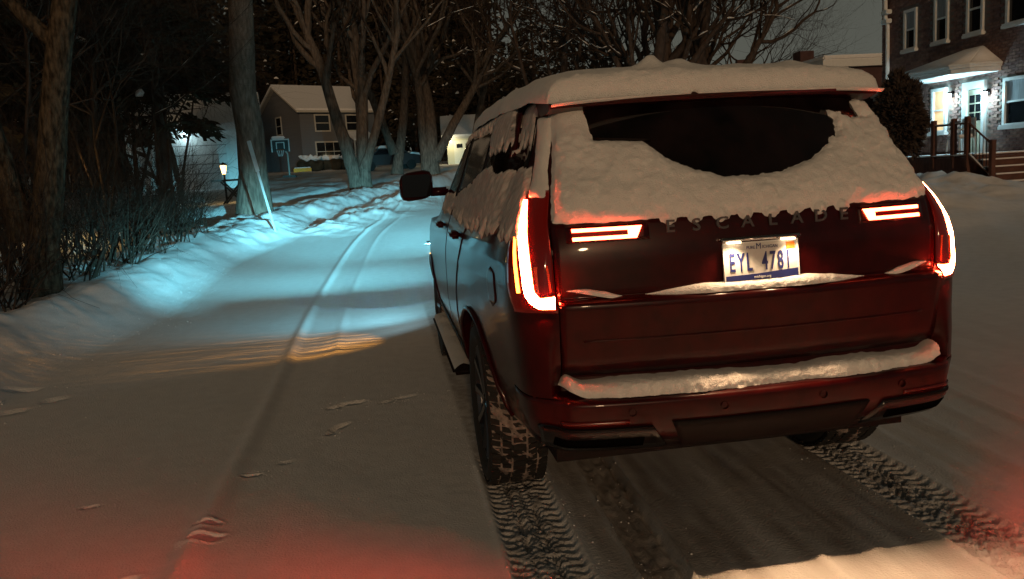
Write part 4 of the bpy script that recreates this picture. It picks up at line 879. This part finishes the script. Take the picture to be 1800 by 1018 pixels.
# ------------------------------------------------------------------ trees
def grow(rng, p, d, r, L, lev, maxlev, out, spread=.55, up=.12, nchild=(3, 5), zmax=14, wob=.16, wob0=.05):
    n = max(3, int(L / (.55 if lev < 2 else .4)) + 1); n = min(n, 9); pts = [p.copy()]; rr = [r]; d = d.copy(); end = r * (.42 if lev else .55)
    for i in range(n):
        d = d + rng.normal(0, wob if lev else wob0, 3) + np.array([0, 0, up * (1 if lev else .3)]); d /= np.linalg.norm(d); p = p + d * L / n; pts.append(p.copy()); rr.append(r + (end - r) * (i + 1) / n)
    out.append((lev, pts, rr))
    if lev >= maxlev or p[2] > zmax: return
    nc = rng.integers(nchild[0], nchild[1] + 1) + (2 if lev == 0 else 0)
    for k in range(nc):
        t = rng.uniform(.35 if lev else .45, 1.0); i = min(n - 1, int(t * n)); q = pts[i + 1]; base = pts[i + 1] - pts[i]; base /= np.linalg.norm(base)
        a = rng.normal(0, 1, 3); a -= base * a.dot(base); a /= np.linalg.norm(a); ang = rng.uniform(.6, 1.25) * spread * 1.5
        nd = base * math.cos(ang) + a * math.sin(ang)
        grow(rng, q, nd, rr[i + 1] * rng.uniform(.5, .72), L * rng.uniform(.55, .8), lev + 1, maxlev, out, spread, up, nchild, zmax, wob)
    a = rng.normal(0, .3, 3)
    grow(rng, pts[-1], d + a, rr[-1], L * .7, lev + 1, maxlev, out, spread, up, nchild, zmax, wob)
def tubes(lines, kfn, sc=1.0):
    V = []; Fc = []; n0 = 0
    for lev, pts, rr in lines:
        k = kfn(rr[0]); pts = np.array(pts); n = len(pts); t = np.gradient(pts, axis=0); t /= (np.linalg.norm(t, axis=1, keepdims=True) + 1e-9)
        ref = np.where(np.abs(t[:, 2:3]) < .9, np.array([[0, 0, 1.0]]), np.array([[1.0, 0, 0]])); u = np.cross(t, ref); u /= np.linalg.norm(u, axis=1, keepdims=True); q = np.cross(t, u)
        an = np.arange(k) * 2 * math.pi / k; R_ = np.array(rr)[:, None, None]
        V.append((pts[:, None] + R_ * (np.cos(an)[None, :, None] * u[:, None] + np.sin(an)[None, :, None] * q[:, None])).reshape(-1, 3))
        i, a = np.meshgrid(np.arange(n - 1), np.arange(k), indexing='ij'); Fc.append(np.stack([i * k + a, i * k + (a + 1) % k, (i + 1) * k + (a + 1) % k, (i + 1) * k + a], -1).reshape(-1, 4) + n0); n0 += n * k
    return np.concatenate(V), np.concatenate(Fc)
def fastmesh(name, V, q, material, parent=None, smooth=True):
    me = bpy.data.meshes.new(name); me.vertices.add(len(V)); me.vertices.foreach_set('co', np.asarray(V, np.float32).ravel()); s = q.shape[1]
    me.loops.add(q.size); me.loops.foreach_set('vertex_index', q.astype(np.int32).ravel()); me.polygons.add(len(q))
    me.polygons.foreach_set('loop_start', np.arange(0, q.size, s, dtype=np.int32)); me.polygons.foreach_set('loop_total', np.full(len(q), s, np.int32))
    me.polygons.foreach_set('use_smooth', np.full(len(q), smooth)); me.materials.append(material); me.update(calc_edges=True)
    return link(bpy.data.objects.new(name, me), parent)
def bare_tree(name, label, loc, seed, trunks, maxlev=4, group=None, spread=.5, bm_=None, tm=None, nchild=(3, 4), snow=True, zmax=12, wob=.16):
    """trunks: list of (direction, radius, length)"""
    rng = np.random.default_rng(seed); t = tag(empty(name, loc), label, "tree", group); lines = []
    for (d, r, L, off) in trunks:
        d = np.array(d, float); d /= np.linalg.norm(d); grow(rng, np.array(off, float), d, r, L, 0, maxlev, lines, spread, .10, nchild, zmax, wob)
    big = [l for l in lines if l[0] == 0]; mid = [l for l in lines if l[0] in (1,)]; fine = [l for l in lines if l[0] >= 2]
    fl = []
    for lev, pts, rr in big:                                   # root flare
        rr = list(rr); rr[0] *= 1.3; fl.append((lev, pts, rr))
    V, q = tubes(fl, lambda r: 10); fastmesh("trunk", V, q, bm_ or bark, t)
    if mid: V, q = tubes(mid, lambda r: 7); fastmesh("limb", V, q, bm_ or bark, t)
    if fine: V, q = tubes(fine, lambda r: 4 if r > .02 else 3); fastmesh("crown", V, q, tm or twig_m, t)
    if snow:
        sn = []
        for lev, pts, rr in lines:
            if rr[0] < .018 or lev == 0: continue
            for i in range(len(pts) - 1):
                dv = np.array(pts[i + 1]) - np.array(pts[i]); L = np.linalg.norm(dv)
                if abs(dv[2]) / L < .62 and rng.random() < .45:
                    o = np.array([0, 0, 1.0]); sn.append((2, [np.array(pts[i]) + o * rr[i] * .62, (np.array(pts[i]) + np.array(pts[i + 1])) / 2 + o * rr[i] * .75, np.array(pts[i + 1]) + o * rr[i + 1] * .62], [rr[i] * .45, rr[i] * .7, rr[i + 1] * .4]))
        if sn: V, q = tubes(sn, lambda r: 5); tag(fastmesh("branch_snow", V, q, snow_m, t), kind="stuff")
    return t
def at(x, y, off=-.06): return (x, y, gz(x, y) + off)
# big straight trunk on the left verge
bare_tree("tree", "thick straight tree trunk beside the leaning white stake", at(-4.75, 19.0), 3, [((-.02, .02, 1), .385, 9.5, (0, 0, 0))], 3, zmax=13, nchild=(2, 3))
# multi-stemmed trees further on
bare_tree("tree", "many stemmed bare tree in front of the grey house", at(-2.2, 30.0), 11, [((-.22, 0, 1), .30, 6.5, (-.12, 0, 0)), ((.12, .1, 1), .27, 6.8, (.10, 0, 0)), ((.5, -.1, 1), .2, 5.5, (.15, 0, .9)), ((-.02, .2, 1), .2, 6, (0, .15, .3))], 4, spread=.42, zmax=11)
bare_tree("tree", "slender snow dabbed tree between the two big stems", at(-.55, 42), 21, [((.12, 0, 1), .30, 7, (0, 0, 0)), ((-.25, 0, 1), .24, 7.5, (-.05, 0, 1.2))], 4, spread=.45, zmax=12)
bare_tree("tree", "forked bare tree just left of the door mirror", at(1.35, 42), 31, [((.10, 0, 1), .42, 7, (0, 0, 0)), ((.75, -.1, 1), .28, 6.5, (.25, 0, 1.0)), ((-.05, .1, 1), .3, 8, (-.2, 0, .4))], 4, spread=.5, zmax=12)
bare_tree("tree", "slim leaning tree behind the forked tree", at(4.0, 47), 33, [((.25, 0, 1), .25, 8, (0, 0, 0))], 4, spread=.5, zmax=12)
# trees against the sky over the vehicle roof
bare_tree("tree", "forked dark tree left of the row over the roof", at(8.9, 26.5), 41, [((.02, 0, 1), .30, 6.2, (0, 0, 0)), ((-.45, .1, 1), .14, 5.5, (-.1, 0, 2.2))], 4, spread=.55, bm_=bark_d, zmax=11, nchild=(3, 5))
bare_tree("tree", "middle dark tree of the row over the roof", at(10.3, 27.5), 43, [((-.12, 0, 1), .40, 6.5, (0, 0, 0)), ((.35, .1, 1), .2, 5.5, (.1, 0, 3.0))], 4, spread=.55, bm_=bark_d, zmax=11, nchild=(3, 5))
bare_tree("tree", "rightmost dark tree of the row, nearest the brick house", at(12.4, 28.5), 47, [((-.02, 0, 1), .42, 7, (0, 0, 0)), ((.7, .1, 1), .17, 5, (.1, 0, 3.2))], 4, spread=.6, bm_=bark_d, zmax=11, nchild=(4, 5))
bare_tree("tree", "broad bare tree behind the row over the roof", at(12.5, 40), 53, [((.05, 0, 1), .4, 6, (0, 0, 0)), ((-.5, 0, 1), .2, 6, (0, 0, 1.8)), ((.6, 0, 1), .2, 6, (0, 0, 2))], 4, spread=.6, bm_=bark_d, zmax=12, nchild=(4, 5))
bare_tree("tree", "thin bare tree left of the dark row with a snowy slanting limb", at(6.0, 31), 57, [((.05, 0, 1), .22, 6, (0, 0, 0)), ((-.5, 0, 1), .12, 5.5, (0, 0, 1.5)), ((.3, 0, 1), .12, 5.5, (0, 0, 1.5))], 4, spread=.5, bm_=bark_d, zmax=11)
bare_tree("tree", "far spreading bare tree fading behind the brick annex", at(22, 52), 59, [((-.1, 0, 1), .4, 7, (0, 0, 0)), ((.5, 0, 1), .2, 6, (0, 0, 1.8))], 4, spread=.65, bm_=bark_d, zmax=14, nchild=(4, 5), snow=False)
# V shaped old tree at the far left
bare_tree("tree", "rough barked V shaped tree at the far left behind the thicket", at(-5.75, 7.9), 61, [((-.10, .05, 1), .15, 5.5, (-.04, 0, .7)), ((.17, 0, 1), .19, 5.5, (.05, 0, 0)), ((-.35, .1, 1), .07, 4, (-.08, 0, .8))], 3, spread=.6, zmax=7, nchild=(4, 6), bm_=mat('old_rough_bark', (.10, .075, .05), .95, spec=.1, noise=.8, nscale=22, bump=1.0, bscale=14, stretch=(1, 1, .35), bdist=.06))

def conifer(name, label, loc, seed, h, r0, zstart, nb, rmax, group=None, snow=.25, seg=16):
    rng = np.random.default_rng(seed); t = tag(empty(name, loc), label, "tree", group)
    V, q = tubes([(0, [np.array([0, 0, z * h / 8.]) + (rng.normal(0, .04, 3) * [1, 1, 0]) for z in range(9)], [r0 * (1 - z / 8.4) for z in range(9)])], lambda r: 8); fastmesh("trunk", V, q, bark_d, t)
    Q = []; br = []; sn = []
    for b in range(nb):
        z = zstart + (h - zstart) * (b + rng.random()) / nb; fr = 1 - (z - zstart) / (h - zstart + .2); L = rmax * (.25 + .75 * fr) * rng.uniform(.7, 1.15); a = rng.uniform(0, 2 * math.pi)
        d = np.array([math.cos(a), math.sin(a), 0]); s = np.linspace(0, 1, 7); dr = rng.uniform(.10, .34)
        pts = [np.array([0, 0, z]) + d * L * x + np.array([0, 0, .12 * L * x - dr * L * x * x]) for x in s]; br.append((1, pts, [.035 * (1 - .8 * x) for x in s]))
        side = np.array([-d[1], d[0], 0])
        m_ = int(seg * 6 * (L / rmax + .3)); x = rng.uniform(.15, 1, m_); base = np.array([0, 0, z]) + d[None] * (L * x)[:, None]; base[:, 2] += .12 * L * x - dr * L * x * x
        wv = (rng.uniform(-1, 1, m_) * .34 * L * (1.1 - x)); c = base + side[None] * wv[:, None] + rng.normal(0, .05, (m_, 3)); c[:, 2] -= np.abs(wv) * .35
        dirv = d[None] * rng.uniform(.3, 1, m_)[:, None] + side[None] * np.sign(wv)[:, None] * rng.uniform(.2, 1, m_)[:, None]; dirv[:, 2] -= rng.uniform(.1, .9, m_); dirv /= np.linalg.norm(dirv, axis=1, keepdims=True)
        n2 = rng.normal(0, 1, (m_, 3)); n2 -= dirv * (n2 * dirv).sum(1, keepdims=True); n2 /= np.linalg.norm(n2, axis=1, keepdims=True)
        ll = rng.uniform(.12, .34, m_)[:, None]; ww_ = rng.uniform(.025, .07, m_)[:, None]
        Q.append(np.stack([c - n2 * ww_ * .3, c + dirv * ll * .5 - n2 * ww_, c + dirv * ll, c + dirv * ll * .5 + n2 * ww_], 1))
        if rng.random() < snow:
            x0 = rng.uniform(.45, .95); p = np.array([0, 0, z]) + d * L * x0; p[2] += .12 * L * x0 - dr * L * x0 * x0 + .05; sn.append((2, [p - d * rng.uniform(.08, .22), p + side * .05 + [0, 0, .03], p + d * rng.uniform(.1, .3) - [0, 0, .06]], [.03, rng.uniform(.06, .12), .02]))
    V, q = tubes(br, lambda r: 4); fastmesh("branch", V, q, bark_d, t)
    Q = np.concatenate(Q).reshape(-1, 3); fastmesh("crown", Q, np.arange(len(Q)).reshape(-1, 4), needle_m, t, smooth=False)
    if sn: V, q = tubes(sn, lambda r: 6); tag(fastmesh("branch_snow", V, q, snow_m, t), kind="stuff")
    return t
for k, (x, y, h, zs0, nb, rm, lab) in enumerate((
        (-9.6, 13.4, 11, 2.2, 90, 2.6, "drooping dark evergreen behind the left thicket"),
        (-7.0, 19.5, 13, 2.2, 90, 3.0, "dark evergreen left of the thick straight trunk"),
        (-10.5, 18.0, 12, 2.0, 80, 3.0, "dark evergreen deep in the left yard"),
        (-13.5, 13.0, 12, 1.0, 80, 3.2, "dark evergreen at the left edge of the yard"),
        (-10.5, 8.5, 11, 1.6, 80, 2.6, "dark evergreen beyond the V shaped tree"),
        (-15.5, 27.0, 14, 2.5, 80, 3.6, "tall evergreen behind the pale garage's left"),
        (-13.0, 33.5, 15, 5.0, 80, 3.0, "tall evergreen with high branches right of the pale garage"),
        (-12.5, 76.0, 19, 3.0, 100, 5.0, "snow flecked evergreen left of the grey house roof"),
        (-4.5, 78.0, 20, 3.0, 100, 5.0, "snow flecked evergreen behind the grey house roof"),
        (3.0, 74.0, 20, 2.0, 100, 5.0, "tall evergreen between the two bare trees"),
        (-20.0, 60.0, 20, 3.0, 90, 5.5, "tall evergreen far behind the thick straight trunk"),
        (7.0, 62.0, 19, 1.0, 100, 4.6, "dark evergreen above the lit garage"),
        (10.2, 56.0, 13, 1.0, 110, 4.0, "bushy dark evergreen rising over the vehicle's left roof corner"),
        (14.5, 64.0, 15, 1.0, 90, 4.2, "far evergreen behind the dark row of trees"))):
    conifer("evergreen_tree", lab, at(x, y), 100 + k, h, .22 if y < 40 else .3, zs0, nb, rm, "evergreens around the road", snow=.5 if y > 25 else .08, seg=26 if y < 25 else 16)

# far wood closing the view behind the yards
def wood(label, x0, x1, y0, y1, n, seed, h=(12, 20)):
    rng = np.random.default_rng(seed); L = []; Q = []
    for k in range(n):
        x = rng.uniform(x0, x1); y = rng.uniform(y0, y1); z0 = gz(x, y); hh = rng.uniform(*h); lean = rng.normal(0, .05, 2)
        L.append((0, [np.array([x + lean[0] * t * hh, y + lean[1] * t * hh, z0 + t * hh]) for t in (0, .25, .5, .75, 1)], [rng.uniform(.12, .3) * (1 - .8 * t) for t in (0, .25, .5, .75, 1)]))
        m_ = 520; a = rng.uniform(0, 2 * math.pi, m_); zz = rng.uniform(.12, 1, m_); r_ = rng.uniform(.1, 1, m_) * (2.8 * (1.15 - zz)); c = np.stack([x + r_ * np.cos(a), y + r_ * np.sin(a), z0 + zz * hh - .25 * r_], 1)
        dv = np.stack([np.cos(a), np.sin(a), rng.uniform(-.8, .1, m_)], 1); n2 = rng.normal(0, 1, (m_, 3)); n2 -= dv * (n2 * dv).sum(1, keepdims=True) / (dv * dv).sum(1, keepdims=True); n2 /= np.linalg.norm(n2, axis=1, keepdims=True)
        ll = rng.uniform(.4, 1.1, m_)[:, None]; w_ = rng.uniform(.08, .28, m_)[:, None]; Q.append(np.stack([c, c + dv * ll * .5 - n2 * w_, c + dv * ll, c + dv * ll * .5 + n2 * w_], 1))
    o = empty("far_wood", (0, 0, 0)); tag(o, label, "wood", kind="stuff")
    V, q = tubes(L, lambda r: 5); tag(fastmesh("trunk", V, q, bark_d, o), kind="stuff"); Q = np.concatenate(Q).reshape(-1, 3); tag(fastmesh("crown", Q, np.arange(len(Q)).reshape(-1, 4), needle_m, o, smooth=False), kind="stuff")
wood("dark wood closing the view behind the grey house", -60, 12, 82, 112, 230, 301, (18, 30))
wood("dark wood behind the left yard", -34, -13, 20, 60, 60, 302, (11, 18))
wood("thin far wood behind the bare trees over the roof", 10, 30, 80, 110, 26, 303, (9, 14))

# slim bare saplings tangled behind the thicket
for k, (x, y, r, lab) in enumerate(((-6.6, 9.3, .045, "slim sapling rising from the left of the thicket"), (-7.4, 8.2, .06, "slim sapling behind the V shaped tree"), (-6.9, 11.2, .05, "slim sapling rising from the middle of the thicket"), (-6.6, 13.6, .05, "slim sapling at the right of the thicket"),
        (-8.4, 11.5, .07, "taller sapling behind the middle of the thicket"), (-7.8, 16.2, .07, "crooked sapling in front of the pale garage"), (-6.7, 18.2, .06, "sapling close left of the thick straight trunk"), (-8.8, 20.5, .08, "bare sapling deeper in the yard by the garage"), (-9.4, 25.5, .09, "bare young tree silhouetted against the pale garage"), (-7.9, 25.0, .08, "second bare young tree silhouetted against the pale garage"))):
    bare_tree("sapling", lab, at(x, y), 400 + k, [((.08 * ((k % 3) - 1), 0, 1), r, 3.6, (0, 0, 0)), ((.3 * (1 - 2 * (k % 2)), .1, 1), r * .7, 3.0, (0, 0, .3)), ((-.25 * (1 - 2 * (k % 2)), -.1, 1), r * .6, 2.8, (0, 0, .5))], 4, spread=.6, bm_=twig_m, zmax=8, nchild=(3, 5), snow=(k % 2 == 0), wob=.2)

# ------------------------------------------------------------------ thicket and shrubs on the left
def shrub(label, x, y, h, nst, sp, seed, mtl=None, group="shrubs of the left thicket", fine=3):
    rng = np.random.default_rng(seed); t = tag(empty("shrub", at(x, y)), label, "shrub", group); lines = []
    for k in range(nst):
        a = rng.uniform(0, 2 * math.pi); rr = sp * math.sqrt(rng.random()); p = np.array([rr * math.cos(a), rr * math.sin(a), 0]); d = np.array([rng.normal(0, .22) + .25 * math.cos(a), rng.normal(0, .22) + .25 * math.sin(a), 1.0]); d /= np.linalg.norm(d)
        L = h * rng.uniform(.5, 1.0); r = rng.uniform(.006, .020); grow(rng, p, d, r, L * .6, 1, fine, lines, .5, .05, (2, 4), 9, .2)
    st = [l for l in lines if l[0] == 1]; tw = [l for l in lines if l[0] > 1]
    V, q = tubes(st, lambda r: 5); fastmesh("stem", V, q, mtl or twig_m, t); V, q = tubes(tw, lambda r: 3); fastmesh("twig", V, q, mtl or twig_m, t)
SH = [(-6.2, 5.6, 1.1, 26, .5, "low tangled shrub at the bottom left edge"), (-5.95, 6.6, 1.6, 26, .5, "tangled shrub in front of the V shaped tree"), (-6.3, 7.7, 2.3, 22, .55, "tall stemmed shrub right of the V shaped tree"), (-5.9, 8.9, 1.9, 26, .55, "dark stemmed shrub near the left end of the thicket"),
      (-5.75, 10.1, 2.2, 26, .55, "upright shrub in the middle of the thicket"), (-5.7, 11.4, 2.0, 28, .6, "dense shrub right of the middle of the thicket"), (-5.65, 12.8, 1.7, 30, .6, "arching shrub near the right end of the thicket"), (-5.75, 14.4, 1.3, 34, .7, "low arching brush at the right end of the thicket"),
      (-7.3, 10.0, 2.6, 20, .7, "tall shrub behind the middle of the thicket"), (-7.2, 13.0, 2.8, 20, .8, "tall shrub behind the right of the thicket"), (-8.0, 7.5, 2.4, 20, .7, "tall shrub behind the V shaped tree"), (-6.4, 16.4, 1.2, 30, .8, "low brush just left of the thick straight trunk")]
for k, (x, y, h, n, sp, lab) in enumerate(SH): shrub(lab, x, y, h * 1.12, int(n * 1.9), sp * 1.15, 200 + k)
# evergreen bush in front of the brick house
rng = np.random.default_rng(77); bu = tag(empty("evergreen_bush", at(11.75, 16.2)), "dark evergreen bush at the corner of the brick house", "bush")
n = 9000; dirs = rng.normal(0, 1, (n, 3)); dirs /= np.linalg.norm(dirs, axis=1, keepdims=True); rr = rng.uniform(.55, 1.05, n) ** .5
c = dirs * rr[:, None] * np.array([.52, .52, .95]) * (1 + 1.0 * fbm(dirs[:, 0] * 2.8 + 4, dirs[:, 1] * 2.5 + dirs[:, 2] * 2.6, 3)[:, None]) + np.array([0, 0, 1.55])
dv = dirs + rng.normal(0, .5, (n, 3)); dv /= np.linalg.norm(dv, axis=1, keepdims=True); nn = np.cross(dv, rng.normal(0, 1, (n, 3))); nn /= np.linalg.norm(nn, axis=1, keepdims=True)
Q = np.stack([c, c + dv * .09 - nn * .03, c + dv * .18, c + dv * .09 + nn * .03], 1).reshape(-1, 3); fastmesh("foliage", Q, np.arange(len(Q)).reshape(-1, 4), mat("bush_leaf", (.045, .030, .022), .85), bu, smooth=False)
MB().tube([(0, 0, 0), (0, 0, 1.4)], .08, 6).build("stem", twig_m, bu)
# snowy foundation hedge of the grey house
for k in range(4):
    x, y = -6.6 + 1.55 * k * math.cos(rad(30)), 60.6 + 1.55 * k * math.sin(rad(30)); hb = tag(empty("hedge_bush", (x, y, 2.75)), ("leftmost", "second", "third", "rightmost")[k] + " low snow topped bush along the grey house", "bush", "bushes along the grey house")
    for nm, sc_, zz, m_ in (("foliage", (.95, .7, .62), .45, needle_m), ("bush_snow", (.80, .55, .20), 1.0, snow_m)):
        bm = bmesh.new(); bmesh.ops.create_icosphere(bm, subdivisions=3, radius=1)
        for v in bm.verts:
            q = float(fbm(np.array([v.co.x * 2.2 + k]), np.array([v.co.y * 2.2 + v.co.z * 1.7]), 3, 4)[0]); v.co = Vector((v.co.x * sc_[0], v.co.y * sc_[1], v.co.z * sc_[2] + zz)) * (1 + .7 * q)
        me = bpy.data.meshes.new(nm); bm.to_mesh(me); bm.free(); me.materials.append(m_); link(bpy.data.objects.new(nm, me), hb)

# ------------------------------------------------------------------ small things in the yards
st = tag(empty("road_stake", at(-3.85, 15.9)), "leaning pale stake stuck in the snow bank by the trunk", "stake")
sm = mat("pale_stake", (.34, .38, .40), .6, noise=.15, nscale=8)
MB().box((-.024, -.018, -.2), (.024, .018, 1.45), .006).build("shaft", sm, st); MB().box((-.042, -.022, 1.452), (.042, .022, 2.15), .008).build("plate", sm, st); st.rotation_euler = (0, rad(-10.5), 0)
hp = tag(empty("basketball_hoop", (-7.25, 47.5, 2.35)), "free standing basketball hoop in front of the grey house", "basketball hoop")
bbw = mat("backboard_dark", (.03, .03, .028), .6)
MB().tube([(.35, .25, -.4), (.35, .25, 1.3), (.05, .03, 1.75)], .05, 8).build("pole", trimw, hp); MB().box((-.52, -.03, 1.45), (.52, .0, 2.15)).build("backboard", bbw, hp)
fr = MB()
for q in (((-.54, -.05, 2.11), (.54, -.031, 2.18)), ((-.54, -.05, 1.42), (-.47, -.031, 2.108)), ((.47, -.05, 1.42), (.54, -.031, 2.108)), ((-.25, -.05, 1.95), (.25, -.031, 2.0)), ((-.25, -.05, 1.6), (-.2, -.031, 1.948)), ((.2, -.05, 1.6), (.25, -.031, 1.948))): fr.box(*q)
fr.build("backboard_lines", wht, hp); t = [(.22 * math.cos(a), -.28 + .22 * math.sin(a), 1.52) for a in np.linspace(0, 2 * math.pi, 20)]; MB().tube(t, .02, 5).build("rim", mat("rim_orange", (.4, .1, .03), .5), hp)
net = MB()
for a in np.linspace(0, 2 * math.pi, 10, endpoint=False): net.tube([(.21 * math.cos(a), -.28 + .21 * math.sin(a), 1.5), (.12 * math.cos(a + .4), -.28 + .12 * math.sin(a + .4), 1.15)], .012, 4)
net.build("net", wht, hp); MB().box((-.5, -.03, 2.19), (.3, .25, 2.36), .06).build("snow_cap", snow_m, hp); MB().box((-.05, -.1, -.5), (.75, .7, .0), .05).build("base", bbw, hp)
def lantern(label, x, y, hgt, energy, col, es):
    t = tag(empty("garden_lamp", at(x, y)), label, "lamp", None); MB().tube([(0, 0, 0), (0, 0, hgt)], .035, 8).build("post", gloss_black, t)
    MB().lathe([(.0, hgt + .36), (.06, hgt + .33), (.14, hgt + .27), (.0, hgt + .27)], 8).build("lamp_cap", gloss_black, t); MB().lathe([(.05, hgt), (.10, hgt + .26), (.0, hgt + .262)], 8).build("lamp_glass", mat("warm_lantern_glass", (.9, .7, .4), .3, emit=(1.0, .66, .26), estr=es), t)
    lamp("garden_light", 'POINT', (0, -.16, hgt + .12), energy, col, t, size=.08)
lantern("glowing garden lamp left of the thick straight trunk", -6.15, 23.0, .95, 14, (1.0, .66, .26), 4)
lantern("glowing garden lamp seen through the left thicket", -7.4, 13.6, 1.15, 40, (1.0, .60, .20), 9)
gt = tag(empty("garden_table", at(-5.75, 22.0)), "dark trestle table with crossed legs in the snowy yard", "table")
MB().box((-.55, -.3, .72), (.55, .3, .77)).build("table_top", bbw, gt)
for sy in (-.22, .22):
    for s_ in (-1, 1): MB().tube([(s_ * .32, sy, 0), (-s_ * .30, sy, .72)], .028, 6).build("leg", bbw, gt)
ym = tag(empty("yellow_marker", (-7.2, 59.5, 2.72)), "small yellow block at the foot of the grey house", "marker"); MB().box((-.65, -.1, 0), (.65, .1, .3), .03).build("block", mat("yellow_paint", (.75, .42, .03), .6), ym); MB().box((-.6, -.09, .302), (.6, .09, .36), .02).build("snow_cap", snow_m, ym)

# snow covered car parked far down the road
pc = tag(empty("parked_car", at(-.9, 52.0, 0), rad(12)), "snow covered dark car parked beyond the many stemmed tree", "car")
prof = [(-2.2, .35), (-2.25, .75), (-2.0, .95), (-1.25, 1.0), (-.75, 1.42), (.75, 1.45), (1.35, 1.02), (2.1, .9), (2.25, .6), (2.2, .35)]
MB().prism(prof, -.85, .85).build("body", mat("dark_car_paint", (.01, .01, .012), .3, coat=.5), pc)
MB().prism([(-1.12, 1.03), (-.72, 1.36), (.70, 1.38), (1.18, 1.05)], -.856, -.851).build("side_window", win_glass, pc)
for x in (-1.35, 1.4):
    for y in (-.8, .8): MB().tube([(x, y - .1, .32), (x, y + .1, .32)], .32, 16).build("wheel", rubber, pc)
MB().prism([(-.80, 1.452), (.80, 1.475), (.70, 1.62), (-.6, 1.62)], -.80, .80).build("roof_snow", snow_m, pc); MB().prism([(1.36, 1.03), (2.08, .915), (2.0, 1.05), (1.45, 1.14)], -.78, .78).build("bonnet_snow", snow_m, pc)
